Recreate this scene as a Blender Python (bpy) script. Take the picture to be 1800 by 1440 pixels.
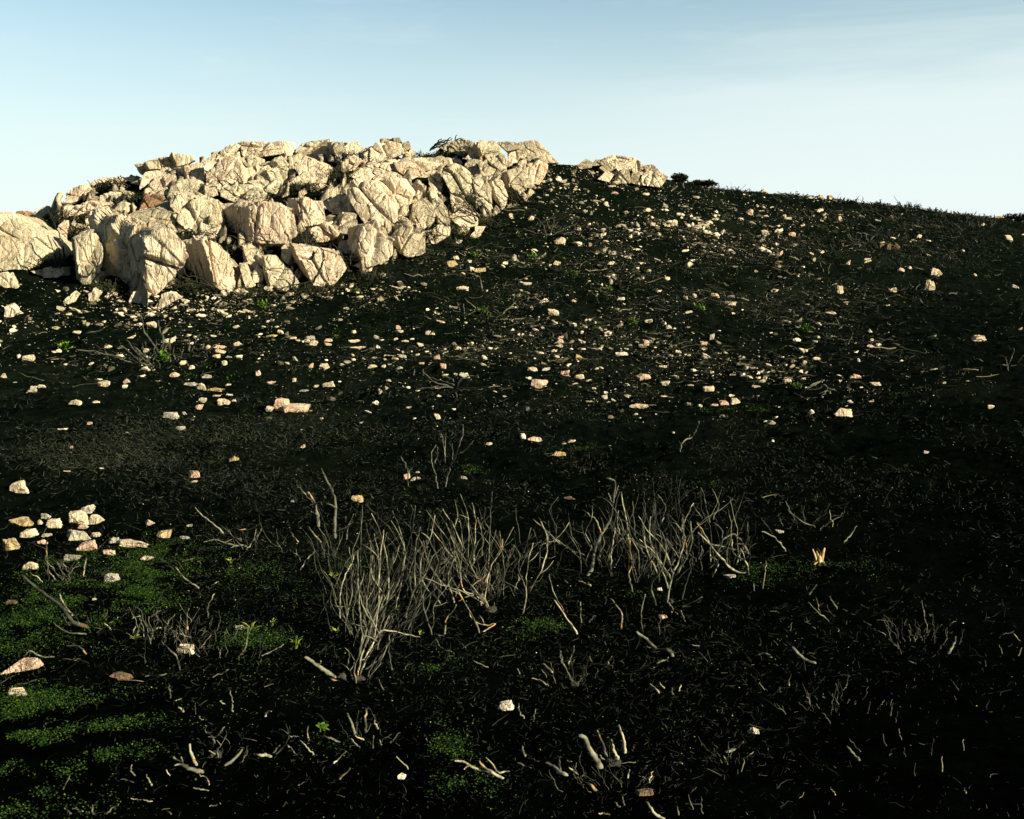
import bpy, math, zlib
import numpy as np
from mathutils import Vector

for o in list(bpy.data.objects):
    bpy.data.objects.remove(o)
S = bpy.context.scene
COL = S.collection
R = math.radians
rng = np.random.default_rng(7)

# ------------------------------------------------------------------ camera
F = 1730.0                       # focal length in pixels of the 1800 x 1440 photograph
TH = math.atan((720 - 560) / F)  # camera looks slightly down
cam_d = bpy.data.cameras.new('camera')
cam = bpy.data.objects.new('camera', cam_d)
COL.objects.link(cam)
cam.location = (0, 0, 0)
cam.rotation_euler = (math.pi / 2 - TH, 0, 0)
cam_d.sensor_fit = 'HORIZONTAL'
cam_d.sensor_width = 36.0
cam_d.lens = 36.0 * F / 1800.0
cam_d.clip_start = 0.05
cam_d.clip_end = 5000
S.camera = cam

# ------------------------------------------------------------------ light
SUN_EL, SUN_AZ = R(21), R(119)   # azimuth from +Y (view direction) towards +X (right)
SKY_STRENGTH = 0.06
SUN_POWER = 5.0
sd = Vector((math.sin(SUN_AZ) * math.cos(SUN_EL), math.cos(SUN_AZ) * math.cos(SUN_EL), math.sin(SUN_EL)))
sl = bpy.data.lights.new('sun', 'SUN')
sl.energy = SUN_POWER
sl.angle = R(0.5)
sl.color = (1.0, 0.88, 0.62)
so = bpy.data.objects.new('sun', sl)
COL.objects.link(so)
so.rotation_euler = sd.to_track_quat('Z', 'Y').to_euler()
so.location = (30, -20, 30)

W = bpy.data.worlds.new('World')
S.world = W
W.use_nodes = True
wt = W.node_tree
wt.nodes.clear()
def wn(t): return wt.nodes.new(t)
out = wn('ShaderNodeOutputWorld'); bg = wn('ShaderNodeBackground')
sky = wn('ShaderNodeTexSky')
sky.sky_type = 'NISHITA'; sky.sun_disc = False
sky.sun_elevation = SUN_EL; sky.sun_rotation = SUN_AZ
sky.air_density = 1.0; sky.dust_density = 0.6; sky.ozone_density = 1.6; sky.altitude = 100
tint = wn('ShaderNodeMix'); tint.data_type = 'RGBA'; tint.blend_type = 'MULTIPLY'
tint.inputs['Factor'].default_value = 1.0
tint.inputs['B'].default_value = (1.08, 1.30, 1.16, 1)
wt.links.new(sky.outputs[0], tint.inputs['A'])
# thin cirrus veil high above
tc = wn('ShaderNodeTexCoord')
mp = wn('ShaderNodeMapping')
mp.inputs['Rotation'].default_value = (0, R(-4), 0)
mp.inputs['Scale'].default_value = (1.3, 1.3, 9.0)
wt.links.new(tc.outputs['Generated'], mp.inputs['Vector'])
n1 = wn('ShaderNodeTexNoise'); n1.inputs['Scale'].default_value = 1.7
n1.inputs['Detail'].default_value = 9; n1.inputs['Roughness'].default_value = 0.62; n1.inputs['Distortion'].default_value = 0.9
wt.links.new(mp.outputs[0], n1.inputs['Vector'])
cr = wn('ShaderNodeValToRGB')
cr.color_ramp.elements[0].position = 0.46; cr.color_ramp.elements[0].color = (0, 0, 0, 1)
cr.color_ramp.elements[1].position = 0.78; cr.color_ramp.elements[1].color = (0.36, 0.36, 0.36, 1)
wt.links.new(n1.outputs[0], cr.inputs[0])
mx = wn('ShaderNodeMix'); mx.data_type = 'RGBA'
mx.inputs['B'].default_value = (6.2, 6.8, 6.5, 1)
wt.links.new(cr.outputs[0], mx.inputs['Factor'])
wt.links.new(tint.outputs['Result'], mx.inputs['A'])
sx = wn('ShaderNodeSeparateXYZ'); wt.links.new(tc.outputs['Generated'], sx.inputs[0])
hz = wn('ShaderNodeMapRange'); hz.interpolation_type = 'SMOOTHSTEP'
hz.inputs['From Min'].default_value = 0.04; hz.inputs['From Max'].default_value = 0.42
hz.inputs['To Min'].default_value = 0.95; hz.inputs['To Max'].default_value = 0.0
wt.links.new(sx.outputs['Z'], hz.inputs['Value'])
mh = wn('ShaderNodeMix'); mh.data_type = 'RGBA'; mh.inputs['B'].default_value = (6.3, 6.95, 6.5, 1)
# the veil lies over the horizon ahead; the sky behind and overhead is dimmed to cut fill light
vy = wn('ShaderNodeMapRange'); vy.interpolation_type = 'SMOOTHSTEP'
vy.inputs['From Min'].default_value = 0.05; vy.inputs['From Max'].default_value = 0.8
wt.links.new(sx.outputs['Y'], vy.inputs['Value'])
vm = wn('ShaderNodeMath'); vm.operation = 'MULTIPLY'; wt.links.new(hz.outputs[0], vm.inputs[0]); wt.links.new(vy.outputs[0], vm.inputs[1])
dz = wn('ShaderNodeMapRange'); dz.inputs['To Min'].default_value = 0.32; dz.inputs['To Max'].default_value = 1.0
dz.inputs['From Min'].default_value = 0.1; dz.inputs['From Max'].default_value = 0.75
wt.links.new(sx.outputs['Y'], dz.inputs['Value'])
dk = wn('ShaderNodeMix'); dk.data_type = 'RGBA'; dk.blend_type = 'MULTIPLY'; dk.inputs['Factor'].default_value = 1.0
wt.links.new(mx.outputs['Result'], dk.inputs['A']); wt.links.new(dz.outputs[0], dk.inputs['B'])
wt.links.new(vm.outputs[0], mh.inputs['Factor']); wt.links.new(dk.outputs['Result'], mh.inputs['A'])
# a soft bank of thin white cloud low over the right hand ridge
def wm(op, a, b_=None):
    n = wn('ShaderNodeMath'); n.operation = op
    for i, v in enumerate((a, b_)):
        if v is None: continue
        if hasattr(v, 'links'): wt.links.new(v, n.inputs[i])
        else: n.inputs[i].default_value = v
    return n.outputs[0]
nb = wn('ShaderNodeTexNoise'); nb.inputs['Scale'].default_value = 2.2; nb.inputs['Detail'].default_value = 8; nb.inputs['Roughness'].default_value = 0.55
wt.links.new(mp.outputs[0], nb.inputs['Vector'])
zz = wm('ADD', sx.outputs['Z'], wm('MULTIPLY', wm('SUBTRACT', nb.outputs[0], 0.5), 0.10))
b1 = wn('ShaderNodeMapRange'); b1.interpolation_type = 'SMOOTHSTEP'; b1.inputs['From Min'].default_value = 0.245; b1.inputs['From Max'].default_value = 0.200; wt.links.new(zz, b1.inputs['Value'])
b2 = wn('ShaderNodeMapRange'); b2.interpolation_type = 'SMOOTHSTEP'; b2.inputs['From Min'].default_value = -0.10; b2.inputs['From Max'].default_value = 0.36; wt.links.new(sx.outputs['X'], b2.inputs['Value'])
mb = wn('ShaderNodeMix'); mb.data_type = 'RGBA'; mb.inputs['B'].default_value = (6.0, 6.75, 6.8, 1)
wt.links.new(wm('MULTIPLY', wm('MULTIPLY', b1.outputs[0], b2.outputs[0]), 0.62), mb.inputs['Factor']); wt.links.new(mh.outputs['Result'], mb.inputs['A'])
wt.links.new(mb.outputs['Result'], bg.inputs[0])
bg.inputs[1].default_value = SKY_STRENGTH
wt.links.new(bg.outputs[0], out.inputs[0])

S.view_settings.view_transform = 'Standard'
S.view_settings.look = 'None'
S.view_settings.exposure = 1.25
S.view_settings.gamma = 1.0
S.view_settings.use_curve_mapping = False
S.render.engine = 'CYCLES'
S.cycles.max_bounces = 4
S.cycles.diffuse_bounces = 2

# ------------------------------------------------------------------ noise
def _h(ix, iy, iz, seed):
    n = (ix.astype(np.int64) * 374761393 + iy.astype(np.int64) * 668265263 + iz.astype(np.int64) * 2147483647 + seed * 974634777) & 0xffffffff
    n = ((n ^ (n >> 13)) * 1274126177) & 0xffffffff
    n = ((n ^ (n >> 16)) * 2246822519) & 0xffffffff
    n = n ^ (n >> 15)
    return (n & 0xffffff).astype(np.float64) / 8388607.5 - 1.0
def vn(P, s=1.0, seed=0):
    P = np.asarray(P, float) * s
    if P.shape[1] == 2:
        P = np.column_stack([P, np.full(len(P), 0.37 + seed)])
    I = np.floor(P).astype(np.int64); f = P - I
    f = f * f * f * (f * (f * 6 - 15) + 10)
    r = 0
    for dx in (0, 1):
        wx = f[:, 0] if dx else 1 - f[:, 0]
        for dy in (0, 1):
            wy = f[:, 1] if dy else 1 - f[:, 1]
            for dz in (0, 1):
                wz = f[:, 2] if dz else 1 - f[:, 2]
                r = r + wx * wy * wz * _h(I[:, 0] + dx, I[:, 1] + dy, I[:, 2] + dz, seed)
    return r
def fbm(P, s=1.0, o=4, seed=0, g=0.5):
    r = 0; a = 1.0; t = 0
    for k in range(o):
        r = r + a * vn(P, s * 2.03 ** k, seed + k * 17); t += a; a *= g
    return r / t

# ------------------------------------------------------------------ the lie of the land
ST, CT = math.sin(TH), math.cos(TH)
def zy(row):                       # rise per metre of distance seen at a photograph row
    b = (720 - row) / F
    return (b * CT - ST) / (CT + b * ST)
def ray(px, py):
    a = (np.asarray(px, float) - 900) / F; b = (720 - np.asarray(py, float)) / F
    y = CT + b * ST
    return a / y, (b * CT - ST) / y  # x and z per metre of distance y
LY = np.linspace(math.log(1.0), math.log(400), 500)
YG = np.exp(LY)
near = [(3.4, 1440), (6, 1200), (9.5, 1000), (14, 850), (22, 700), (30, 592)]
cols = {
  -500: [(36, 520), (48, 450), (60, 430)],
   -60: [(36, 478), (40, 440), (46, 408)],
    60: [(36, 482), (40, 430), (48, 362)],
   150: [(35.5, 500), (40, 430), (50, 330)],
   260: [(34.5, 522), (40, 420), (52, 298)],
   400: [(35, 520), (41, 395), (54, 268)],
   520: [(36, 512), (42, 375), (55, 262)],
   620: [(37, 495), (44, 350), (56, 258)],
   720: [(39, 462), (45, 340), (56, 262)],
   850: [(37, 500), (43, 412), (56, 262)],
   950: [(37, 500), (47, 370), (58, 264)],
  1050: [(37, 500), (49, 370), (60, 276)],
  1160: [(37, 505), (49, 385), (61, 300)],
  1280: [(37, 510), (49, 400), (64, 322)],
  1400: [(37, 515), (49, 412), (66, 332)],
  1600: [(37, 520), (49, 430), (66, 355)],
  1800: [(37, 530), (49, 450), (66, 382)],
  2300: [(37, 560), (49, 500), (66, 460)],
}
PH, PZ = [], []
def prof(kn):
    ys = [0.0, 1.5]; zs = [-1.72, -1.74]
    for Y, r in near: ys.append(Y); zs.append(zy(r) * Y)
    for Y, r in kn: ys.append(Y); zs.append(zy(r) * Y)
    Yc, zc = ys[-1], zs[-1]
    ys += [Yc + 7, Yc + 20, Yc + 60, 400]; zs += [zc - 0.2, zc - 2.5, zc - 11, -40]
    return np.interp(YG, ys, zs)
for u in sorted(cols):
    PH.append(math.atan((u - 900) / F)); PZ.append(prof(cols[u]))
back = np.interp(YG, [0, 2, 10, 60, 400], [-1.72, -1.7, -1.2, -4, -40])
PH = [-math.pi] + PH + [math.pi]; PZ = [back] + PZ + [back]
PH = np.array(PH); PZ = np.array(PZ)
ker = np.exp(-0.5 * (np.arange(-14, 15) / 6.0) ** 2); ker /= ker.sum()
PZ = np.array([np.convolve(np.pad(p, 14, mode='edge'), ker, mode='valid') for p in PZ])
# resample bearings finely and smooth across them
PHF = np.concatenate([np.linspace(-math.pi, -0.8, 40)[:-1], np.linspace(-0.8, 0.8, 321), np.linspace(0.8, math.pi, 40)[1:]])
TAB = np.array([np.interp(PHF, PH, PZ[:, j]) for j in range(PZ.shape[1])]).T
k2 = np.exp(-0.5 * (np.arange(-8, 9) / 3.0) ** 2); k2 /= k2.sum()
TAB = np.apply_along_axis(lambda c: np.convolve(np.pad(c, 8, mode='edge'), k2, mode='valid'), 0, TAB)
def Hbase(x, y):
    ph = np.arctan2(x, y); r = np.hypot(x, y)
    Ye = r * np.maximum(np.cos(np.clip(ph, -0.7, 0.7)), 0.5)
    fi = np.interp(ph, PHF, np.arange(len(PHF)))
    fj = np.clip((np.log(np.maximum(Ye, 1.0)) - LY[0]) / (LY[1] - LY[0]), 0, len(LY) - 1.001)
    i = np.clip(fi.astype(int), 0, len(PHF) - 2); j = fj.astype(int)
    a = fi - i; b = fj - j
    return (TAB[i, j] * (1 - a) * (1 - b) + TAB[i + 1, j] * a * (1 - b) + TAB[i, j + 1] * (1 - a) * b + TAB[i + 1, j + 1] * a * b)
def H(x, y):
    x = np.asarray(x, float); y = np.asarray(y, float)
    sh = x.shape; x = x.ravel(); y = y.ravel()
    P = np.column_stack([x, y])
    z = Hbase(x, y)
    r = np.hypot(x, y)
    z = z + fbm(P, 0.22, 2, 3) * 0.16 * np.clip((r - 2) / 10, 0.2, 1.6)
    z = z + fbm(P, 1.1, 3, 9) * 0.075 * np.clip(r / 8, 0.6, 2.2)
    z = z + fbm(P, 5.0, 4, 29) * 0.034 * np.clip(r / 10, 0.7, 2.0)
    return z.reshape(sh)
YS = np.exp(np.linspace(math.log(2.0), math.log(80), 170))
HK = np.concatenate([np.linspace(-0.14, -0.03, 8), np.linspace(-0.02, 0.14, 16)])
def hit(px, py):
    """points on the ground seen at photograph pixels: first along the smooth land, then along its bumps"""
    px = np.atleast_1d(np.asarray(px, float)); py = np.atleast_1d(np.asarray(py, float))
    if len(px) > 6000:
        q = [hit(px[i:i + 6000], py[i:i + 6000]) for i in range(0, len(px), 6000)]
        return np.concatenate([a[0] for a in q]), np.concatenate([a[1] for a in q])
    tx, tz = ray(px, py); n = np.arange(len(px))
    X = tx[:, None] * YS[None]
    G = Hbase(X.ravel(), np.broadcast_to(YS, X.shape).ravel()).reshape(X.shape) - tz[:, None] * YS[None]
    m = G > 0
    k = np.maximum(np.where(m.any(1), m.argmax(1), G.argmax(1)), 1)
    g0 = G[n, k - 1]; g1 = G[n, k]
    Yc = np.where(m.any(1), YS[k - 1] + np.clip(-g0 / np.where(abs(g1 - g0) < 1e-9, 1, g1 - g0), 0, 1) * (YS[k] - YS[k - 1]), YS[k])
    Yf = Yc[:, None] * (1 + HK)[None]
    G = H(tx[:, None] * Yf, Yf) - tz[:, None] * Yf
    m = G > 0; ok = m.any(1)
    k = np.maximum(np.where(ok, m.argmax(1), G.argmax(1)), 1)
    g0 = G[n, k - 1]; g1 = G[n, k]
    a = np.clip(-g0 / np.where(abs(g1 - g0) < 1e-9, 1, g1 - g0), 0, 1)
    Y = np.where(ok, Yf[n, k - 1] + a * (Yf[n, k] - Yf[n, k - 1]), Yf[n, k])
    return np.column_stack([tx * Y, Y, H(tx * Y, Y)]), ok
def slope(x, y, e=0.4):
    return (H(x + e, y) - H(x - e, y)) / (2 * e), (H(x, y + e) - H(x, y - e)) / (2 * e)

# ------------------------------------------------------------------ mesh helpers
def mesh(name, V, Fc, mats, midx=None, smooth=True, attr=None):
    V = np.asarray(V, np.float32); Fc = np.asarray(Fc, np.int32)
    me = bpy.data.meshes.new(name)
    me.vertices.add(len(V)); me.vertices.foreach_set('co', V.ravel())
    k = Fc.shape[1]
    me.loops.add(Fc.size); me.loops.foreach_set('vertex_index', Fc.ravel())
    me.polygons.add(len(Fc))
    me.polygons.foreach_set('loop_start', np.arange(0, Fc.size, k, dtype=np.int32))
    me.polygons.foreach_set('loop_total', np.full(len(Fc), k, np.int32))
    for m in (mats if isinstance(mats, (list, tuple)) else [mats]): me.materials.append(m)
    if midx is not None: me.polygons.foreach_set('material_index', np.asarray(midx, np.int32))
    me.polygons.foreach_set('use_smooth', np.full(len(Fc), bool(smooth)))
    if attr is not None:
        a = me.attributes.new('tone', 'FLOAT', 'POINT'); a.data.foreach_set('value', np.asarray(attr, np.float32))
    me.update(calc_edges=True)
    return me
def obj(name, me, parent=None, loc=None):
    o = bpy.data.objects.new(name, me); COL.objects.link(o)
    if parent: o.parent = parent
    if loc is not None: o.location = [float(v) for v in loc]
    return o
def tag(o, label=None, cat=None, group=None, kind=None):
    if label: o['label'] = label
    if cat: o['category'] = cat
    if group: o['group'] = group
    if kind: o['kind'] = kind
    return o
_ico = {}
def ico(n):
    if n in _ico: return _ico[n]
    if n == 0:
        t = (1 + 5 ** .5) / 2
        V = np.array([(-1, t, 0), (1, t, 0), (-1, -t, 0), (1, -t, 0), (0, -1, t), (0, 1, t), (0, -1, -t), (0, 1, -t), (t, 0, -1), (t, 0, 1), (-t, 0, -1), (-t, 0, 1)], float)
        V /= np.linalg.norm(V, axis=1)[:, None]
        Fc = np.array([(0, 11, 5), (0, 5, 1), (0, 1, 7), (0, 7, 10), (0, 10, 11), (1, 5, 9), (5, 11, 4), (11, 10, 2), (10, 7, 6), (7, 1, 8), (3, 9, 4), (3, 4, 2), (3, 2, 6), (3, 6, 8), (3, 8, 9), (4, 9, 5), (2, 4, 11), (6, 2, 10), (8, 6, 7), (9, 8, 1)])
    else:
        V0, F0 = ico(n - 1)
        E = np.sort(np.concatenate([F0[:, [0, 1]], F0[:, [1, 2]], F0[:, [2, 0]]]), axis=1)
        U, inv = np.unique(E, axis=0, return_inverse=True); inv = inv.ravel()
        M = V0[U].mean(1); M /= np.linalg.norm(M, axis=1)[:, None]
        V = np.concatenate([V0, M]); k = len(F0); b = len(V0)
        ab, bc, ca = inv[:k] + b, inv[k:2 * k] + b, inv[2 * k:] + b
        Fc = np.concatenate([np.column_stack([F0[:, 0], ab, ca]), np.column_stack([F0[:, 1], bc, ab]), np.column_stack([F0[:, 2], ca, bc]), np.column_stack([ab, bc, ca])])
    _ico[n] = (V, Fc); return _ico[n]
def unit(v): v = np.asarray(v, float); return v / np.linalg.norm(v)
def cut(D, N, h, p):
    """distance along each direction D to a rounded convex body bounded by planes N.x = h"""
    q = np.maximum(D @ N.T, 1e-6) / h
    m = q.max(1)
    return 1.0 / (m * ((q / m[:, None]) ** p).sum(1) ** (1 / p))
def rnd_rock(rg, sub, p=16, boxy=0.6, n=9, rough=0.05):
    D, Fc = ico(sub)
    N = [(1, 0, 0), (-1, 0, 0), (0, 1, 0), (0, -1, 0), (0, 0, 1), (0, 0, -1)]
    N = [unit(np.array(v) + rg.normal(0, 0.22, 3)) for v in N]; h = list(rg.uniform(0.75, 1.0, 6))
    for _ in range(n):
        N.append(unit(rg.normal(0, 1, 3))); h.append(rg.uniform(0.82, 1.15) * (0.9 + 0.25 * boxy))
    r = cut(D, np.array(N), np.array(h), p)
    V = D * r[:, None]
    o = rg.uniform(-50, 50, 3)
    k = fbm(V + o, 1.6, 3, 5) * rough * 1.6
    c = vn(V * np.array([1, 1, 0.45]) + o, 2.6, 8); k -= rough * 1.3 * np.exp(-(c / 0.07) ** 2)
    k += rough * 0.5 * fbm(V + o, 7, 2, 15)
    V = V * (1 + k)[:, None]
    lo, hi = V.min(0), V.max(0)
    return (V - (lo + hi) / 2) / (hi - lo) * 2, Fc
def tubes(lines, sides=5):
    """lines: list of (points n x 3, radii n, tone) -> V, F, tone, all joined"""
    Vs, Fs, Ts, b = [], [], [], 0
    ang = np.arange(sides) * 2 * math.pi / sides
    for P, r, tn in lines:
        P = np.asarray(P, float); n = len(P)
        T = np.gradient(P, axis=0); T /= np.maximum(np.linalg.norm(T, axis=1), 1e-9)[:, None]
        ref = np.array([0.31, 0.2, 0.93]) if abs(T[:, 2]).mean() < 0.8 else np.array([0.95, 0.3, 0.1])
        A = np.cross(T, ref); A /= np.maximum(np.linalg.norm(A, axis=1), 1e-9)[:, None]
        B = np.cross(T, A)
        ring = P[:, None] + (A[:, None] * np.cos(ang)[None, :, None] + B[:, None] * np.sin(ang)[None, :, None]) * np.asarray(r)[:, None, None]
        Vs.append(ring.reshape(-1, 3))
        i = np.arange(n - 1)[:, None] * sides; j = np.arange(sides)[None]; jn = (j + 1) % sides
        Fs.append(np.stack([i + j, i + jn, i + sides + jn, i + sides + j], -1).reshape(-1, 4) + b)
        # closed tip and butt
        cap = np.array([[0, k, k + 1, k + 1] for k in range(1, sides - 1)])
        Vn = n * sides
        tip = P[-1] + T[-1] * r[-1] * 0.6; bt = P[0] - T[0] * r[0] * 0.3
        Vs.append(np.array([tip, bt]))
        jj = np.arange(sides); e = (n - 1) * sides
        Fs.append(np.column_stack([e + jj, e + (jj + 1) % sides, np.full(sides, Vn), np.full(sides, Vn)])[:, [0, 1, 2, 3]] + b)
        Fs.append(np.column_stack([(jj + 1) % sides, jj, np.full(sides, Vn + 1), np.full(sides, Vn + 1)]) + b)
        Ts.append(np.full(Vn + 2, tn) if np.isscalar(tn) else np.concatenate([np.repeat(tn, sides), [tn[-1], tn[0]]]))
        b += Vn + 2
    return np.concatenate(Vs), np.concatenate(Fs), np.concatenate(Ts)
def tri_quads(Fc):
    """quads whose last corner repeats become triangles"""
    q = Fc[Fc[:, 2] != Fc[:, 3]]; t = Fc[Fc[:, 2] == Fc[:, 3]][:, :3]
    return np.concatenate([q[:, [0, 1, 2]], q[:, [0, 2, 3]], t])
def bend(P, n):
    """smooth curve through traced points"""
    P = np.asarray(P, float)
    if len(P) == 2: P = np.array([P[0], P.mean(0) + (P[1] - P[0])[::-1] * 0.03, P[1]]) if P.shape[1] == 2 else np.array([P[0], P.mean(0), P[1]])
    d = np.r_[0, np.cumsum(np.linalg.norm(np.diff(P, axis=0), axis=1))]; t = np.linspace(0, d[-1], n)
    M = np.gradient(P, d, axis=0)
    k = np.clip(np.searchsorted(d, t) - 1, 0, len(d) - 2); h = (d[k + 1] - d[k]); s = ((t - d[k]) / h)[:, None]; h = h[:, None]
    return ((2 * s**3 - 3 * s**2 + 1) * P[k] + (s**3 - 2 * s**2 + s) * h * M[k] + (-2 * s**3 + 3 * s**2) * P[k + 1] + (s**3 - s**2) * h * M[k + 1])

# ------------------------------------------------------------------ materials
def mat(name, rough=0.95, spec=0.15):
    m = bpy.data.materials.new(name); m.use_nodes = True
    nt = m.node_tree; b = nt.nodes['Principled BSDF']
    b.inputs['Roughness'].default_value = rough; b.inputs['Specular IOR Level'].default_value = spec
    return m, nt, b
def node(nt, t, **k):
    n = nt.nodes.new(t)
    for a, v in k.items(): setattr(n, a, v)
    return n
def noise(nt, vec, scale, detail=6, rough=0.6, dist=0.0):
    n = node(nt, 'ShaderNodeTexNoise'); n.inputs['Scale'].default_value = scale; n.inputs['Detail'].default_value = detail
    n.inputs['Roughness'].default_value = rough; n.inputs['Distortion'].default_value = dist
    nt.links.new(vec, n.inputs['Vector']); return n.outputs[0]
def ramp(nt, fac, stops):
    r = node(nt, 'ShaderNodeValToRGB'); e = r.color_ramp.elements
    while len(e) < len(stops): e.new(0.5)
    for s, (p, c) in zip(e, stops):
        s.position = p; s.color = (*c, 1) if isinstance(c, tuple) else (c, c, c, 1)
    nt.links.new(fac, r.inputs[0]); return r.outputs[0]
def mix(nt, fac, a, b, mode='MIX'):
    m = node(nt, 'ShaderNodeMix', data_type='RGBA', blend_type=mode)
    for key, v in (('Factor', fac), ('A', a), ('B', b)):
        if hasattr(v, 'links'): nt.links.new(v, m.inputs[key])
        elif key == 'Factor': m.inputs[key].default_value = v
        else: m.inputs[key].default_value = (*v, 1)
    return m.outputs['Result']
def bump(nt, b, hgt, strength, dist):
    n = node(nt, 'ShaderNodeBump'); n.inputs['Strength'].default_value = strength; n.inputs['Distance'].default_value = dist
    nt.links.new(hgt, n.inputs['Height'])
    return n
def mapping(nt, vec, sc=(1, 1, 1), rot=(0, 0, 0)):
    n = node(nt, 'ShaderNodeMapping'); n.inputs['Scale'].default_value = sc; n.inputs['Rotation'].default_value = rot
    nt.links.new(vec, n.inputs['Vector']); return n.outputs[0]

def rock_mat(name, base, dark, stain, crack=0.5, scale=1.0, grey=0.45):
    m, nt, b = mat(name, 0.92, 0.12)
    g = node(nt, 'ShaderNodeNewGeometry').outputs['Position']
    v = mapping(nt, g, (scale,) * 3)
    big = noise(nt, v, 0.55, 5, 0.6, 0.4); mid = noise(nt, v, 2.6, 7, 0.65, 0.5); fine = noise(nt, v, 14, 6, 0.7)
    c = mix(nt, ramp(nt, mid, [(0.3, 0.0), (0.62, 1.0)]), dark, base)
    c = mix(nt, ramp(nt, big, [(0.52, 0.0), (0.66, 0.75)]), c, stain)
    lich = noise(nt, mapping(nt, v, (1, 1, 0.6), (0.3, 0.2, 0)), 1.3, 8, 0.72, 0.8)
    c = mix(nt, ramp(nt, lich, [(0.54, 0.0), (0.68, grey)]), c, (0.20, 0.19, 0.135))
    vein = noise(nt, mapping(nt, v, (1.0, 1.0, 0.22), (0.15, 0.5, 0.3)), 2.0, 5, 0.6, 1.2)
    vr = ramp(nt, vein, [(0.44, 0.0), (0.492, 1.0), (0.508, 1.0), (0.56, 0.0)])
    sel = ramp(nt, noise(nt, v, 0.9, 2, 0.5), [(0.5, 0.0), (0.62, crack)])
    vv = mix(nt, 1.0, vr, sel, 'MULTIPLY')
    c = mix(nt, vv, c, (0.05, 0.04, 0.025))
    c = mix(nt, 1.0, c, ramp(nt, fine, [(0.3, 0.72), (0.6, 1.08)]), 'MULTIPLY')
    nt.links.new(c, b.inputs['Base Color'])
    s = node(nt, 'ShaderNodeMath', operation='ADD'); s2 = node(nt, 'ShaderNodeMath', operation='MULTIPLY'); s2.inputs[1].default_value = 0.35
    nt.links.new(fine, s2.inputs[0]); nt.links.new(mid, s.inputs[0]); nt.links.new(s2.outputs[0], s.inputs[1])
    s3 = node(nt, 'ShaderNodeMath', operation='SUBTRACT'); s4 = node(nt, 'ShaderNodeMath', operation='MULTIPLY'); s4.inputs[1].default_value = 0.5
    nt.links.new(vr, s4.inputs[0]); nt.links.new(s.outputs[0], s3.inputs[0]); nt.links.new(s4.outputs[0], s3.inputs[1])
    bp = bump(nt, b, s3.outputs[0], 0.9, 0.10 / scale)
    nt.links.new(bp.outputs[0], b.inputs['Normal'])
    return m
PINKR = rock_mat('pinkish_rock', (0.66, 0.54, 0.41), (0.52, 0.415, 0.31), (0.52, 0.35, 0.24), 0.5, 0.8, 0.4)
STAIN = rock_mat('grey_stained_rock', (0.52, 0.45, 0.33), (0.32, 0.28, 0.20), (0.60, 0.50, 0.37), 0.6, 0.9, 0.8)
CREAM = rock_mat('cream_rock', (0.66, 0.56, 0.42), (0.52, 0.435, 0.32), (0.55, 0.40, 0.28), 0.55, 0.8, 0.42)
BOULD = rock_mat('pale_grey_rock', (0.56, 0.49, 0.36), (0.38, 0.34, 0.24), (0.48, 0.39, 0.27), 0.5, 1.0, 0.75)
GREYR = rock_mat('weathered_rock', (0.40, 0.35, 0.25), (0.20, 0.18, 0.13), (0.42, 0.3, 0.18), 0.9, 1.0, 0.9)
BROWN = rock_mat('rusty_rock', (0.34, 0.20, 0.11), (0.16, 0.10, 0.06), (0.4, 0.26, 0.14), 0.9, 1.2, 0.7)
STONE = {
 'c': rock_mat('cream_stone', (0.62, 0.53, 0.39), (0.45, 0.38, 0.27), (0.52, 0.38, 0.26), 0.6, 4.0, 0.6),
 'p': rock_mat('pink_stone', (0.60, 0.43, 0.33), (0.42, 0.28, 0.21), (0.60, 0.50, 0.38), 0.6, 4.0, 0.5),
 'g': rock_mat('grey_stone', (0.42, 0.40, 0.33), (0.24, 0.23, 0.20), (0.46, 0.40, 0.30), 0.7, 4.0, 0.8),
 'w': rock_mat('white_stone', (0.68, 0.62, 0.52), (0.50, 0.45, 0.37), (0.58, 0.48, 0.36), 0.5, 4.0, 0.5),
 'o': rock_mat('ochre_stone', (0.48, 0.37, 0.20), (0.30, 0.22, 0.12), (0.5, 0.36, 0.22), 0.7, 4.0, 0.6),
 'b': rock_mat('brown_stone', (0.17, 0.11, 0.065), (0.06, 0.045, 0.03), (0.2, 0.13, 0.08), 0.8, 4.0, 0.8),
}
# charred soil
SOIL, nt, b = mat('charred_soil', 1.0, 0.0)
g = node(nt, 'ShaderNodeNewGeometry').outputs['Position']
a1 = noise(nt, g, 0.35, 5, 0.6, 0.3); a2 = noise(nt, g, 3.0, 8, 0.75, 0.4); a3 = noise(nt, g, 30, 6, 0.8)
c = mix(nt, ramp(nt, a2, [(0.38, 0.0), (0.7, 1.0)]), (0.0007, 0.0018, 0.0012), (0.0048, 0.0082, 0.0054))
c = mix(nt, ramp(nt, a1, [(0.5, 0.0), (0.72, 0.6)]), c, (0.0080, 0.0112, 0.0074))
c = mix(nt, 1.0, c, ramp(nt, a3, [(0.3, 0.35), (0.7, 1.6)]), 'MULTIPLY')
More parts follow.
